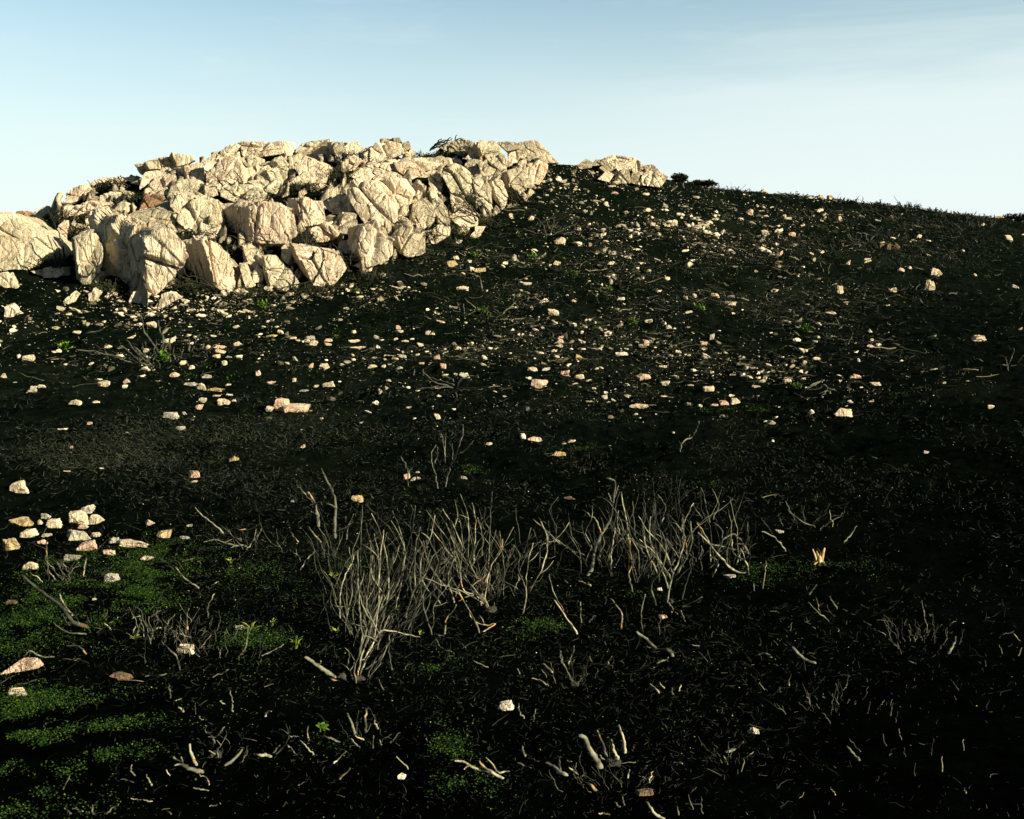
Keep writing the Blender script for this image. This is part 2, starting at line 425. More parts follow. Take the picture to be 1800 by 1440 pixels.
# light falloff painted into the soil colour, darker on near and right hand ground
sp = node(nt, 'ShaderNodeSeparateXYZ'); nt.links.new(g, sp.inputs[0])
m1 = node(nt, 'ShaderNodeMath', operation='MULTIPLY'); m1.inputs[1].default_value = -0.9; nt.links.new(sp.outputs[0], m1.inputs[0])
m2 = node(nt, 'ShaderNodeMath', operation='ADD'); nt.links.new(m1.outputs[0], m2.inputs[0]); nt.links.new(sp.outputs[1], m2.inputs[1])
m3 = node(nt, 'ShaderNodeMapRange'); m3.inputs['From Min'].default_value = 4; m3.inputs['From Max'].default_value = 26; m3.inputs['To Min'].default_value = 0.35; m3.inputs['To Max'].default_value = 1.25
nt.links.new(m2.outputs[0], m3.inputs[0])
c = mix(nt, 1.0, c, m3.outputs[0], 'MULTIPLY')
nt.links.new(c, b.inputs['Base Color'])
ad = node(nt, 'ShaderNodeMath', operation='ADD'); nt.links.new(a2, ad.inputs[0]); nt.links.new(a3, ad.inputs[1])
nt.links.new(bump(nt, b, ad.outputs[0], 1.0, 0.06).outputs[0], b.inputs['Normal'])

def attr_mat(name, stops, rough=0.85, spec=0.2, sc=20, var=(0.5, 1.3), burn=None):
    m, nt, b = mat(name, rough, spec)
    a = node(nt, 'ShaderNodeAttribute', attribute_name='tone').outputs['Fac']
    c = ramp(nt, a, stops)
    g = node(nt, 'ShaderNodeNewGeometry').outputs['Position']
    n = noise(nt, g, sc, 4, 0.65)
    if burn:
        c = mix(nt, ramp(nt, noise(nt, g, burn, 3, 0.6), [(0.44, 0.0), (0.60, 0.85)]), c, (0.012, 0.012, 0.010))
    c = mix(nt, 1.0, c, ramp(nt, n, [(0.3, var[0]), (0.7, var[1])]), 'MULTIPLY')
    nt.links.new(c, b.inputs['Base Color'])
    return m
WOOD = attr_mat('burnt_wood', [(0.0, (0.02, 0.022, 0.018)), (0.4, (0.075, 0.08, 0.06)), (0.75, (0.24, 0.24, 0.17)), (0.95, (0.38, 0.35, 0.24)), (1.0, (0.46, 0.24, 0.08))], 0.8, 0.15, 45, (0.55, 1.3), 9)
CHAR = attr_mat('black_charred_wood', [(0, (0.008, 0.009, 0.007)), (1, (0.05, 0.048, 0.036))], 0.8, 0.2)
LITT = attr_mat('burnt_twig_litter', [(0, (0.003, 0.0035, 0.0025)), (0.7, (0.016, 0.019, 0.013)), (0.93, (0.07, 0.07, 0.047)), (1, (0.21, 0.185, 0.115))], 0.9, 0.1)
LEAF = attr_mat('small_green_leaf', [(0, (0.003, 0.015, 0.001)), (0.6, (0.014, 0.046, 0.002)), (1, (0.055, 0.095, 0.005))], 0.7, 0.15)
LIME = attr_mat('bright_sprout_leaf', [(0, (0.02, 0.07, 0.008)), (0.6, (0.07, 0.16, 0.012)), (1, (0.22, 0.30, 0.03))], 0.6, 0.2)
BLADE = attr_mat('yellow_green_grass', [(0, (0.03, 0.08, 0.01)), (0.6, (0.14, 0.2, 0.02)), (1, (0.38, 0.34, 0.07))], 0.6, 0.2)
BUSH = attr_mat('dull_bush_leaf', [(0, (0.010, 0.018, 0.006)), (1, (0.045, 0.06, 0.018))], 0.8, 0.1)
CHIP = attr_mat('stone_chip', [(0, (0.04, 0.037, 0.025)), (0.35, (0.19, 0.17, 0.12)), (0.6, (0.46, 0.41, 0.30)), (0.85, (0.54, 0.45, 0.33)), (1, (0.68, 0.62, 0.50))], 0.95, 0.1, 30, (0.7, 1.15))

# ------------------------------------------------------------------ ground sheet
def in_poly(px, py, poly):
    px = np.asarray(px, float); py = np.asarray(py, float); c = np.zeros(px.shape, bool); n = len(poly)
    for i in range(n):
        x1, y1 = poly[i]; x2, y2 = poly[(i + 1) % n]
        k = ((y1 > py) != (y2 > py)) & (px < (x2 - x1) * (py - y1) / (y2 - y1 + 1e-12) + x1); c ^= k
    return c
def ground():
    ph = np.concatenate([np.linspace(-math.pi, -0.62, 60)[:-1], np.linspace(-0.62, 0.62, 1000), np.linspace(0.62, math.pi, 60)[1:]])
    r = np.concatenate([[0.0, 0.5, 1.0], np.exp(np.linspace(math.log(1.4), math.log(90), 900)), [110, 140, 200, 400, 900, 2500]])
    PHI, RR = np.meshgrid(ph, r, indexing='ij')
    X = RR * np.sin(PHI); Y = RR * np.cos(PHI)
    Z = H(X, Y)
    V = np.stack([X, Y, Z], -1).reshape(-1, 3)
    n, m = PHI.shape
    i = np.arange(n - 1)[:, None] * m; j = np.arange(m - 1)[None]
    Fq = np.stack([i + j, i + j + 1, i + m + j + 1, i + m + j], -1).reshape(-1, 4)[:, ::-1]
    Fq = Fq[:, ::-1]
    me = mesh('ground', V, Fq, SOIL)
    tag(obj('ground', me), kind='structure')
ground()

# ------------------------------------------------------------------ the outcrops
def crop(k, pts):
    ox, oy, s = {'A': (0, 220, 3.6), 'B': (400, 220, 3.6), 'C': (800, 220, 3.6), 'D': (1300, 220, 3.6), 'S1': (0, 560, 4), 'S2': (450, 560, 4), 'S3': (900, 560, 4), 'S4': (1350, 560, 4),
                 'F': (0, 820, 3), 'P': (500, 820, 3.6), 'Q': (950, 820, 3), 'R1': (0, 1080, 4), 'R2': (400, 1080, 4), 'R3': (800, 1080, 4), 'R4': (1200, 1080, 3)}[k]
    return [(ox + x / s, oy + y / s) for x, y in pts]
def hull2(P):
    P = sorted(map(tuple, P))
    def half(Q):
        h = []
        for q in Q:
            while len(h) >= 2 and (h[-1][0] - h[-2][0]) * (q[1] - h[-2][1]) - (h[-1][1] - h[-2][1]) * (q[0] - h[-2][0]) <= 0: h.pop()
            h.append(q)
        return h
    a = half(P); b_ = half(P[::-1]); return np.array(a[:-1] + b_[:-1])
def facets(P, rg, an, size, off, tilt, gap):
    """offsets of a surface broken into flat facets with open joints between them"""
    Q = P * an; lo, hi = Q.min(0), Q.max(0); vol = np.prod(np.maximum(hi - lo, size))
    n = int(np.clip(vol / size ** 3 * 1.2, 5, 420)); S_ = rg.uniform(lo - .1, hi + .1, (n, 3))
    rz = size * 4
    d1 = np.full(len(Q), 1e9); d2 = d1.copy(); ix = np.zeros(len(Q), np.int32)
    Qw = Q + np.column_stack([vn(Q + 9, 1.6 / size * .5, k) for k in (1, 2, 3)]) * size * 0.18
    for k in range(n):
        e = Qw - S_[k]; dd = np.sqrt((e * e).sum(1)); c = dd < d1
        d2 = np.where(c, d1, np.minimum(d2, dd)); d1 = np.where(c, dd, d1); ix[c] = k
    o_ = rg.uniform(-off, off, n); T = rg.normal(0, tilt, (n, 3)); T[:, 2] *= 0.6
    return o_[ix] + ((Qw - S_[ix]) * T[ix]).sum(1) - gap * np.exp(-((d2 - d1) / (0.075 * size)) ** 2)
def block(poly, rg, side=0.0, top=0.05, dmin=0.45, depth=0.7, lean=47, proud=0.45, yaw=0.0, m=CREAM, rough=1.0, grow=1.01, base_y=None, p=60, streak=1.0):
    """a fractured block whose face has the traced outline; it runs back into the hill"""
    P = np.array(poly, float)
    P = P.mean(0) + (P - P.mean(0)) * grow
    cx = P[:, 0].mean(); by = P[:, 1].max(); ty = P[:, 1].min()
    B, ok = hit([cx], [by]); Y0 = B[0, 1] - proud if base_y is None else base_y
    tx, tz = ray(P[:, 0], P[:, 1]); bx, bz = ray(cx, by)
    X0, Z0 = float(bx) * Y0, float(bz) * Y0
    kz = 1 / math.tan(R(lean)); ky = math.tan(yaw)
    # face plane: Y = Y0 + kz (Z - Z0) + ky (X - X0)
    Yp = (Y0 - kz * Z0 - ky * X0) / (1 - kz * tz - ky * tx)
    Q = np.column_stack([tx * Yp, Yp, tz * Yp])
    C = Q.mean(0)
    ex = unit((1, ky, 0)); ez = unit(np.array((0, kz, 1.0)))
    L = np.column_stack([(Q - C) @ ex, (Q - C) @ ez])
    lo_, hi_ = L[:, 1].min(), L[:, 1].max()
    L[:, 1] -= np.clip((0.45 * (lo_ + hi_) - L[:, 1]) / (hi_ - lo_), 0, 1) * (0.22 * (hi_ - lo_) + 0.15)   # rooted below what is in view
    hw = max(np.ptp(L[:, 0]), 0.1) / 2; hh = max(np.ptp(L[:, 1]), 0.1) / 2
    HL = hull2(L)
    c0 = (L.max(0) + L.min(0)) / 2
    dp = max(0.15, depth * (0.45 * hw + 0.45 * hh) + dmin)
    N, h = [], []
    U = (HL - c0) / np.array([hw, hh])
    for i in range(len(U)):
        a, c = U[i], U[(i + 1) % len(U)]; e = c - a
        if np.linalg.norm(e) < 0.12: continue
        n = unit((e[1], -e[0])); d = float(n @ a)
        if d < 0: n, d = -n, -d
        taper = rg.uniform(-0.10, 0.06)
        N.append(unit((n[0], -taper, n[1]))); h.append(max(d, 0.15) / math.hypot(1, taper))
    N += [np.array((0, -1, 0.)), np.array((0, 1., 0))]; h += [1.0, 1.0]
    N[-2] = unit((rg.normal(0, 0.06), -1, rg.normal(0, 0.06)))
    for _ in range(3):   # broken corners
        t = rg.uniform(0, 2 * math.pi); N.append(unit((math.cos(t), -rg.uniform(0.3, 1.1), math.sin(t)))); h.append(rg.uniform(1.38, 1.6))
    big = max(hw, hh)
    D, Fc = ico(6 if big > 1.3 else 5 if big > 0.45 else 4)
    r = cut(D, np.array(N), np.array(h), p)
    V = D * r[:, None]
    ed = np.array((side * dp, dp, top * dp))
    W3 = C + ex * c0[0] + ez * c0[1] + ed
    Wd = W3 + V[:, :1] * hw * ex + V[:, 2:] * hh * ez + V[:, 1:2] * ed
    # breakage: broad warps, joints running down the face, stepped spalls, grit
    o = rg.uniform(-40, 40, 3)
    tilt = rg.normal(0.25, 0.2)
    J = np.column_stack([Wd[:, 0] + tilt * Wd[:, 2], Wd[:, 1], Wd[:, 2]])
    d = fbm(Wd + o, 0.55, 3, 11) * 0.12
    j1 = vn(J * np.array([1.0, 0.7, 0.22]) + o, 1.25, 31); d -= 0.14 * np.exp(-(j1 / 0.032) ** 2)
    j2 = vn(J * np.array([0.5, 0.5, 1.0]) + o * 2, 1.0, 77); d -= 0.07 * np.exp(-(j2 / 0.03) ** 2)
    d += facets(J, rg, np.array([1.0, 0.9, 0.55]), 1.15, 0.09, 0.20, 0.26)
    d += facets(J, rg, np.array([1.0, 0.9, 0.7]), 0.45, 0.025, 0.13, 0.06)
    d += fbm(Wd + o, 3.2, 3, 41) * 0.065
    d *= np.clip(big / 1.5, 0.25, 1.0) * rough
    dr = Wd - W3; dr /= np.linalg.norm(dr, axis=1)[:, None]
    dr[:, 1] = np.minimum(dr[:, 1], 0.2)
    Wd = Wd + dr * d[:, None]
    ctr = W3
    return Wd - ctr, Fc, ctr, m
rk = np.random.default_rng(21)
G_, W_ = GREYR, BOULD
BL = [  # crop, outline, options
 ('A', [(330,520),(365,430),(405,425),(385,500),(350,545)], dict(side=-.5)),
 ('A', [(410,440),(460,390),(560,370),(590,400),(530,450),(470,490),(415,490)], dict(side=-.4)),
 ('A', [(560,375),(640,340),(760,325),(800,350),(700,375),(610,402)], dict(top=.1)),
 ('A', [(800,340),(830,312),(855,330),(845,350)], {}),
 ('A', [(395,510),(440,500),(560,480),(690,480),(700,500),(600,525),(520,550),(440,575),(400,565)], dict(side=-.3)),
 ('A', [(540,580),(620,515),(690,520),(700,560),(660,605),(560,612)], dict(side=-.4)),
 ('A', [(210,575),(240,530),(300,510),(320,540),(250,582)], {}),
 ('A', [(360,640),(400,605),(430,610),(425,730),(370,700)], dict(side=-.4)),
 ('A', [(440,620),(520,635),(530,660),(470,690),(445,680)], {}),
 ('A', [(480,745),(600,690),(640,700),(662,760),(655,880),(600,930),(560,982),(500,975),(488,860)], dict(side=-.55, lean=80, top=.2, proud=.7, yaw=-.15, m=W_)),
 ('A', [(900,720),(960,655),(1050,650),(1150,760),(1190,830),(1110,940),(1010,1040),(960,985),(948,850)], dict(side=-.95, lean=78, top=.28, proud=1.3, depth=1.5, yaw=.1)),
 ('A', [(690,690),(790,640),(850,700),(910,850),(930,1020),(820,1030),(750,900)], dict(side=-.4, lean=72, proud=.2, yaw=-.9, m=G_, rough=1.5)),
 ('A', [(800,600),(880,560),(980,530),(1060,540),(1240,560),(1250,650),(1100,690),(960,690),(880,710),(800,690)], dict(top=.35, lean=50, m=G_, proud=.6)),
 ('A', [(1060,440),(1140,425),(1250,470),(1380,480),(1400,580),(1420,640),(1330,685),(1250,670),(1230,560),(1060,535)], dict(m=W_, lean=60, proud=.6)),
 ('A', [(880,525),(920,440),(1000,430),(1040,460),(1000,530),(940,545)], dict(m=BROWN, side=-.3)),
 ('A', [(780,610),(830,560),(880,520),(900,545),(850,610),(800,630)], {}),
 ('A', [(670,600),(700,540),(760,490),(800,500),(790,550),(740,600),(690,625)], {}),
 ('A', [(600,670),(680,600),(760,590),(750,640),(670,690),(620,690)], {}),
 ('A', [(730,440),(780,410),(815,430),(800,480),(740,480)], {}),
 ('A', [(630,440),(700,410),(730,440),(700,470),(640,480)], {}),
 ('A', [(920,400),(980,330),(1050,310),(1100,330),(1080,380),(1000,420),(930,440)], dict(side=-.4)),
 ('A', [(880,360),(920,300),(980,290),(1000,320),(930,370),(885,390)], {}),
 ('A', [(1010,280),(1060,240),(1170,240),(1150,270),(1040,320),(1010,310)], {}),
 ('A', [(1170,255),(1280,240),(1295,345),(1210,350),(1190,300)], dict(side=-.7, proud=.7)),
 ('A', [(1290,240),(1400,215),(1480,215),(1520,290),(1535,340),(1440,345),(1300,368)], dict(proud=.7)),
 ('A', [(1100,380),(1180,340),(1250,350),(1270,400),(1200,432),(1120,420)], dict(m=W_)),
 ('A', [(1000,425),(1050,390),(1120,395),(1130,420),(1050,432)], {}),
 ('A', [(1290,362),(1380,350),(1390,435),(1330,452),(1290,420)], dict(side=-.6)),
 ('A', [(1370,375),(1440,340),(1530,310),(1540,375),(1480,402),(1400,412)], {}),
 ('A', [(1440,400),(1500,385),(1620,390),(1670,430),(1640,472),(1480,472),(1420,450)], dict(m=W_)),
 ('A', [(1560,360),(1620,340),(1740,335),(1780,390),(1770,420),(1700,412)], {}),
 ('A', [(1550,285),(1620,250),(1690,260),(1712,332),(1600,342),(1555,332)], dict(side=-.5)),
 ('A', [(1500,212),(1580,185),(1630,200),(1620,240),(1550,262)], {}),
 ('A', [(1250,217),(1300,170),(1450,140),(1600,115),(1740,105),(1800,110),(1800,180),(1640,185),(1500,208),(1400,217)], dict(top=.05, lean=45, proud=.3)),
 ('A', [(1480,500),(1520,500),(1530,540),(1500,665),(1468,655)], dict(side=-.3)),
 ('A', [(1290,735),(1340,710),(1430,760),(1500,830),(1520,900),(1530,1012),(1460,1022),(1390,1005),(1365,880),(1315,790)], dict(side=-.8, lean=68, proud=.9, depth=1.3)),
 ('A', [(1540,760),(1590,755),(1640,790),(1640,862),(1590,892),(1560,840)], dict(side=-.4)),
 ('A', [(1510,870),(1550,870),(1612,1002),(1560,1008)], {}),
 ('A', [(1590,932),(1630,890),(1670,930),(1670,972),(1610,984)], dict(side=-.4)),
 ('A', [(1230,890),(1260,860),(1290,890),(1290,960),(1240,940)], dict(m=BROWN)),
 ('A', [(1180,850),(1200,810),(1215,850),(1200,890)], {}),
 ('A', [(590,940),(620,915),(640,950),(610,985)], {}),
 ('B', [(130,510),(200,480),(330,480),(350,520),(420,510),(440,600),(440,690),(380,727),(280,722),(172,715),(142,590)], dict(side=-.8, lean=80, proud=1.0, depth=1.1, yaw=-.1)),
 ('B', [(30,500),(60,520),(50,620),(30,640)], {}),
 ('B', [(440,165),(500,110),(560,100),(640,95),(660,130),(690,182),(600,202),(540,202)], dict(side=-.4, top=.05)),
 ('B', [(650,95),(740,95),(745,152),(700,187),(672,150)], dict(side=-.3, top=.05)),
 ('B', [(750,100),(840,100),(865,130),(850,152),(780,182),(750,165)], dict(side=-.3, top=.05)),
 ('B', [(1115,112),(1150,100),(1165,140),(1140,172),(1110,142)], dict(side=-.3, m=G_)),
 ('B', [(865,165),(920,130),(1000,110),(1090,120),(1120,180),(1050,192),(950,242),(880,242)], dict(side=-.3, top=.1)),
 ('B', [(700,222),(800,190),(850,210),(800,245),(740,292),(700,292)], {}),
 ('B', [(790,305),(860,260),(1000,230),(1160,220),(1250,250),(1330,262),(1240,302),(1150,315),(1090,345),(960,345),(880,332)], dict(top=.2, lean=42, proud=.6)),
 ('B', [(1170,205),(1280,190),(1380,210),(1400,242),(1330,272),(1250,252)], dict(m=W_)),
 ('B', [(1330,125),(1420,90),(1540,90),(1580,130),(1500,182),(1420,162)], dict(m=G_, top=.05, rough=1.3)),
 ('B', [(1310,182),(1350,140),(1385,192),(1340,202)], dict(m=BROWN)),
 ('B', [(1560,112),(1690,100),(1730,150),(1762,202),(1700,262),(1620,182)], dict(side=-.3)),
 ('B', [(230,245),(340,190),(380,240),(387,320),(340,362),(280,332)], dict(side=-.5, proud=.7)),
 ('B', [(100,285),(150,250),(230,250),(270,332),(180,342),(115,347)], {}),
 ('B', [(60,212),(130,190),(190,200),(170,242),(110,272)], {}),
 ('B', [(400,235),(480,200),(540,210),(620,250),(660,280),(620,352),(540,352),(470,332),(430,282)], dict(proud=.6)),
 ('B', [(380,367),(450,310),(490,350),(460,382),(400,387)], {}),
 ('B', [(490,372),(560,350),(630,380),(560,402)], {}),
 ('B', [(120,362),(200,335),(310,335),(340,400),(280,412),(180,387)], dict(m=W_)),
 ('B', [(430,455),(500,455),(590,480),(620,560),(630,602),(540,612),(470,622),(440,530)], dict(side=-.4, lean=65, proud=.7)),
 ('B', [(500,655),(620,610),(700,680),(700,702),(640,722),(540,722)], dict(lean=60)),
 ('B', [(600,485),(700,440),(800,450),(820,520),(740,542),(660,542),(610,512)], {}),
 ('B', [(700,665),(720,600),(740,550),(820,560),(820,632),(760,642),(720,692)], dict(side=-.4)),
 ('B', [(720,402),(820,350),(920,370),(1000,460),(1050,572),(980,592),(880,602),(830,520),(810,430)], dict(lean=62, proud=.9)),
 ('B', [(920,352),(1050,350),(1120,370),(1160,440),(1150,552),(1060,562),(1010,470)], dict(lean=62)),
 ('B', [(1170,482),(1210,360),(1270,400),(1310,500),(1300,572),(1250,602),(1180,562)], dict(side=-.4, proud=.7)),
 ('B', [(1280,412),(1330,430),(1400,540),(1420,612),(1350,622),(1320,562)], dict(side=-.3, proud=.6)),
 ('B', [(1360,285),(1440,260),(1520,320),(1560,400),(1540,452),(1420,412),(1380,352)], dict(lean=60, proud=.7)),
 ('B', [(1260,322),(1340,310),(1370,370),(1350,422),(1290,392)], {}),
 ('B', [(1560,352),(1600,320),(1670,400),(1682,502),(1600,482),(1540,432)], dict(side=-.3)),
 ('B', [(1400,432),(1500,480),(1580,560),(1570,612),(1480,622),(1420,582)], dict(lean=58)),
 ('B', [(1490,252),(1520,210),(1600,230),(1680,272),(1640,332),(1560,312)], {}),
 ('B', [(800,662),(850,640),(862,690),(830,732),(800,722)], dict(side=-.3)),
 ('B', [(860,632),(930,610),(1000,650),(1052,720),(1040,792),(990,822),(930,862),(880,862),(830,792),(830,732),(870,690)], dict(side=-.5, lean=68, proud=.9)),
 ('B', [(1060,682),(1110,620),(1180,640),(1240,720),(1252,782),(1170,812),(1110,792),(1080,742)], dict(side=-.4, proud=.7)),
 ('B', [(1260,672),(1340,630),(1400,640),(1400,692),(1300,742)], {}),
 ('B', [(1060,602),(1110,580),(1180,620),(1130,642),(1060,642)], {}),
 ('B', [(1190,620),(1240,600),(1260,640),(1210,660)], {}),
 ('B', [(410,752),(480,750),(620,790),(700,800),(762,912),(700,972),(640,992),(540,982),(460,862)], dict(side=-.3, lean=55, proud=.6)),
 ('B', [(340,772),(380,755),(420,810),(430,852),(380,862),(340,822)], {}),
 ('B', [(240,832),(300,830),(400,930),(450,982),(380,1012),(275,1002)], dict(side=-.5, lean=60)),
 ('B', [(690,772),(700,730),(790,720),(790,792),(740,802)], dict(m=G_)),
 ('B', [(800,882),(850,860),(940,832),(900,882),(850,894)], {}),
 ('B', [(950,850),(990,830),(1010,850),(970,870)], {}),
 ('B', [(1190,290),(1260,270),(1330,290),(1260,320),(1180,320)], {}),
 ('B', [(540,1000),(600,960),(640,990),(600,1005)], {}),
 ('C', [(320,302),(400,270),(450,330),(460,392),(420,412),(370,392)], dict(side=-.5, proud=.6)),
 ('C', [(430,242),(520,230),(590,260),(590,302),(550,292),(540,352),(490,372),(430,312)], dict(side=-.3)),
 ('C', [(270,112),(380,105),(400,140),(330,152)], dict(m=G_)),
 ('C', [(390,127),(520,125),(560,160),(600,200),(640,217),(560,222),(460,202),(400,172)], dict(top=.05, lean=55)),
 ('C', [(230,192),(330,180),(340,252),(300,282),(240,242)], dict(side=-.3)),
 ('C', [(330,152),(400,170),(450,212),(420,242),(350,232)], {}),
 ('C', [(150,232),(170,190),(220,232),(190,262)], dict(m=BROWN)),
 ('C', [(120,402),(150,360),(200,432),(232,502),(180,492)], dict(side=-.3)),
 ('C', [(220,332),(285,300),(330,402),(345,432),(320,492),(300,452),(250,422)], dict(side=-.6, proud=.6)),
 ('C', [(0,292),(70,290),(130,370),(140,432),(80,442),(0,382)], dict(lean=60)),
 ('C', [(0,525),(60,530),(130,580),(130,612),(60,622),(0,602)], {}),
 ('C', [(390,412),(430,420),(470,442),(450,472),(400,432)], {}),
 ('C', [(140,160),(210,140),(250,190),(190,200)], dict(m=G_)),
]
def labelled_blocks(root, items, seed):
    for cr_, pl, op in items:
        rg = np.random.default_rng(zlib.crc32(repr((seed, pl[0], pl[1])).encode()))
        V, Fc, C, m = block(crop(cr_, pl), rg, **op)
        if m is CREAM: m = [CREAM, CREAM, PINKR, STAIN, W_][rg.integers(0, 5)]
        o = obj('rock_block', mesh('rock_block', V, Fc, m, smooth=False), root, C - np.array(root.location))
def bedrock(region, lift, name, root, seed, m, spacing=0.09):
    """continuous fractured bedrock between the blocks"""
    reg = np.array(region, float)
    u0, u1 = reg[:, 0].min() - 20, reg[:, 0].max() + 20
    a = np.arange(u0, u1, 2.2)
    Ys = np.arange(33, 60, spacing)
    A, Yy = np.meshgrid(a, Ys, indexing='ij')
    tx = (A - 900) / F * 0.985
    X = tx * Yy; Z = H(X, Yy)
    sh = X.shape
    rowp = 720 - F * np.tan(np.arctan(Z / Yy) + TH)
    P = np.column_stack([A.ravel(), rowp.ravel()])
    # signed distance to the outline in pixels (approximate)
    inside = in_poly(P[:, 0], P[:, 1], region)
    dist = np.full(len(P), 1e9)
    for i in range(len(region)):
        p, q = reg[i], reg[(i + 1) % len(region)]; e = q - p
        t = np.clip(((P - p) @ e) / (e @ e), 0, 1); dist = np.minimum(dist, np.linalg.norm(P - p - t[:, None] * e, axis=1))
    sdv = np.where(inside, dist, -dist)
    rise = np.clip((sdv + 4) / 26, -1.0, 1) * lift
    XY = np.column_stack([X.ravel(), Yy.ravel(), Z.ravel()])
    # fractured cells, taller than wide
    rg = np.random.default_rng(seed)
    n = 620
    pts = np.column_stack([rg.uniform(u0, u1, n), rg.uniform(reg[:, 1].min(), reg[:, 1].max(), n)])
    Q = np.column_stack([P[:, 0] + 9 * vn(XY, 0.7, 5) + 0.25 * P[:, 1], P[:, 1] * 0.62])
    pts2 = np.column_stack([pts[:, 0] + 0.25 * pts[:, 1], pts[:, 1] * 0.62])
    f1 = np.full(len(Q), 1e9); f2 = f1.copy(); idx = np.zeros(len(Q), int)
    for k in range(n):
        d = np.hypot(Q[:, 0] - pts2[k, 0], Q[:, 1] - pts2[k, 1]); c = d < f1
        f2 = np.where(c, f1, np.minimum(f2, d)); f1 = np.where(c, d, f1); idx = np.where(c, k, idx)
    off = rg.uniform(-0.30, 0.34, n); tx_ = rg.normal(0, 0.02, n); ty_ = rg.normal(0.0, 0.02, n)
    d = off[idx] + tx_[idx] * (Q[:, 0] - pts2[idx, 0]) + ty_[idx] * (Q[:, 1] - pts2[idx, 1])
    d -= 0.35 * np.exp(-((f2 - f1) / 2.5) ** 2)
    d += fbm(XY, 1.2, 4, 61) * 0.14
    disp = rise + d * np.clip(sdv / 10 + 0.6, 0, 1)
    V = XY + disp[:, None] * unit((0.15, -0.62, 0.77))
    n_, m_ = sh
    i = np.arange(n_ - 1)[:, None] * m_; j = np.arange(m_ - 1)[None]
    Fq = np.stack([i + j, i + m_ + j, i + m_ + j + 1, i + j + 1], -1).reshape(-1, 4)
    keep = (sdv[Fq] > -16).all(1)
    Fq = Fq[keep]
    used = np.unique(Fq); rm = np.full(len(V), -1); rm[used] = np.arange(len(used))
    return obj(name, mesh(name, V[used] - np.array(root.location), rm[Fq], m), root)

BED = rock_mat('fissured_bedrock', (0.50, 0.42, 0.30), (0.10, 0.085, 0.06), (0.006, 0.008, 0.005), 1.0, 0.9, 0.4)
c0, _ = hit([480], [515])
main = obj('rock_outcrop', None, None, c0[0])
tag(main, 'large cream fractured rock outcrop crowning the burnt hill on the left', 'rock outcrop')
REG = [(92, 372), (105, 345), (150, 322), (220, 312), (262, 296), (350, 276), (430, 262), (520, 256), (640, 256), (760, 262), (860, 258), (940, 268), (962, 290), (945, 320), (925, 345), (880, 365), (850, 385), (800, 395), (770, 410), (730, 430), (670, 460), (640, 480), (600, 495), (540, 498), (470, 496), (420, 505), (390, 500), (350, 480), (325, 490), (280, 505), (230, 500), (190, 470), (140, 480), (125, 440)]
bedrock(REG, 0.06, 'bedrock', main, 5, BED)
labelled_blocks(main, BL, 'm')

SB = [
 ('C', [(910,332),(960,290),(1000,310),(970,342)], {}),
 ('C', [(1030,352),(1050,290),(1090,290),(1112,352)], dict(side=-.3)),
 ('C', [(960,215),(1040,190),(1100,210),(1120,262),(1040,282),(1000,252)], dict(top=.05)),
 ('C', [(1100,217),(1140,205),(1190,262),(1210,302),(1130,302)], dict(top=.05)),
 ('C', [(1170,362),(1210,302),(1290,290),(1330,332),(1280,372)], {}),
 ('C', [(1200,257),(1250,250),(1290,292),(1220,287)], dict(m=G_, top=.05)),
 ('C', [(1110,352),(1130,290),(1172,312),(1150,357)], dict(m=G_)),
 ('C', [(920,270),(960,240),(1010,262),(960,292)], dict(m=G_)),
 ('C', [(860,250),(900,215),(960,212),(950,245)], dict(m=G_, top=.05)),
]
c1, _ = hit([1110], [315])
small = obj('rock_outcrop', None, None, c1[0])
tag(small, 'small buff rock outcrop on the skyline right of the large one', 'rock outcrop')
labelled_blocks(small, [(a, b_, dict(c_, grow=1.16, proud=1.0, top=.0, depth=1.2)) for a, b_, c_ in SB], 's')
def single(cr_, pl, op, name, label, cat, group=None):
    rg = np.random.default_rng(zlib.crc32(repr((pl[0], pl[1])).encode()))
    V, Fc, C, m = block(crop(cr_, pl) if cr_ else pl, rg, **op)
    return tag(obj(name, mesh(name, V, Fc, m, smooth=False), None, C), label, cat, group)
single('A', [(-220,640),(-120,560),(0,552),(60,540),(110,590),(180,640),(250,700),(325,750),(335,810),(250,865),(160,898),(60,885),(-100,870),(-220,800)], dict(m=W_, p=12, lean=60, proud=.5, rough=.35, top=.02), 'boulder', 'big smooth pale boulder cut by the left edge of the photo', 'boulder')
single('A', [(95,552),(150,545),(195,600),(150,608),(110,590)], dict(m=BROWN), 'boulder', 'rusty angular chunk lodged on the shoulder of the leftmost boulder', 'boulder')
single('A', [(920,228),(1040,195),(1220,190),(1240,215),(1180,238),(1100,242),(1010,262),(950,262)], dict(m=W_, side=-.5, top=-.02, lean=95, proud=1.2), 'perched_slab', 'flat slab overhanging the skyline at the left end of the outcrop', 'rock slab')
single('B', [(960,80),(1080,78),(1100,105),(1060,114),(960,110)], dict(m=G_, top=.0, lean=85), 'boulder', 'dark squarish boulder sitting on the skyline above the outcrop centre', 'boulder')
single('C', [(770,252),(830,212),(870,228),(860,262),(790,268)], dict(m=G_, top=.0, proud=1.2), 'boulder', 'low grey rock on the skyline in the saddle between both outcrops', 'boulder')
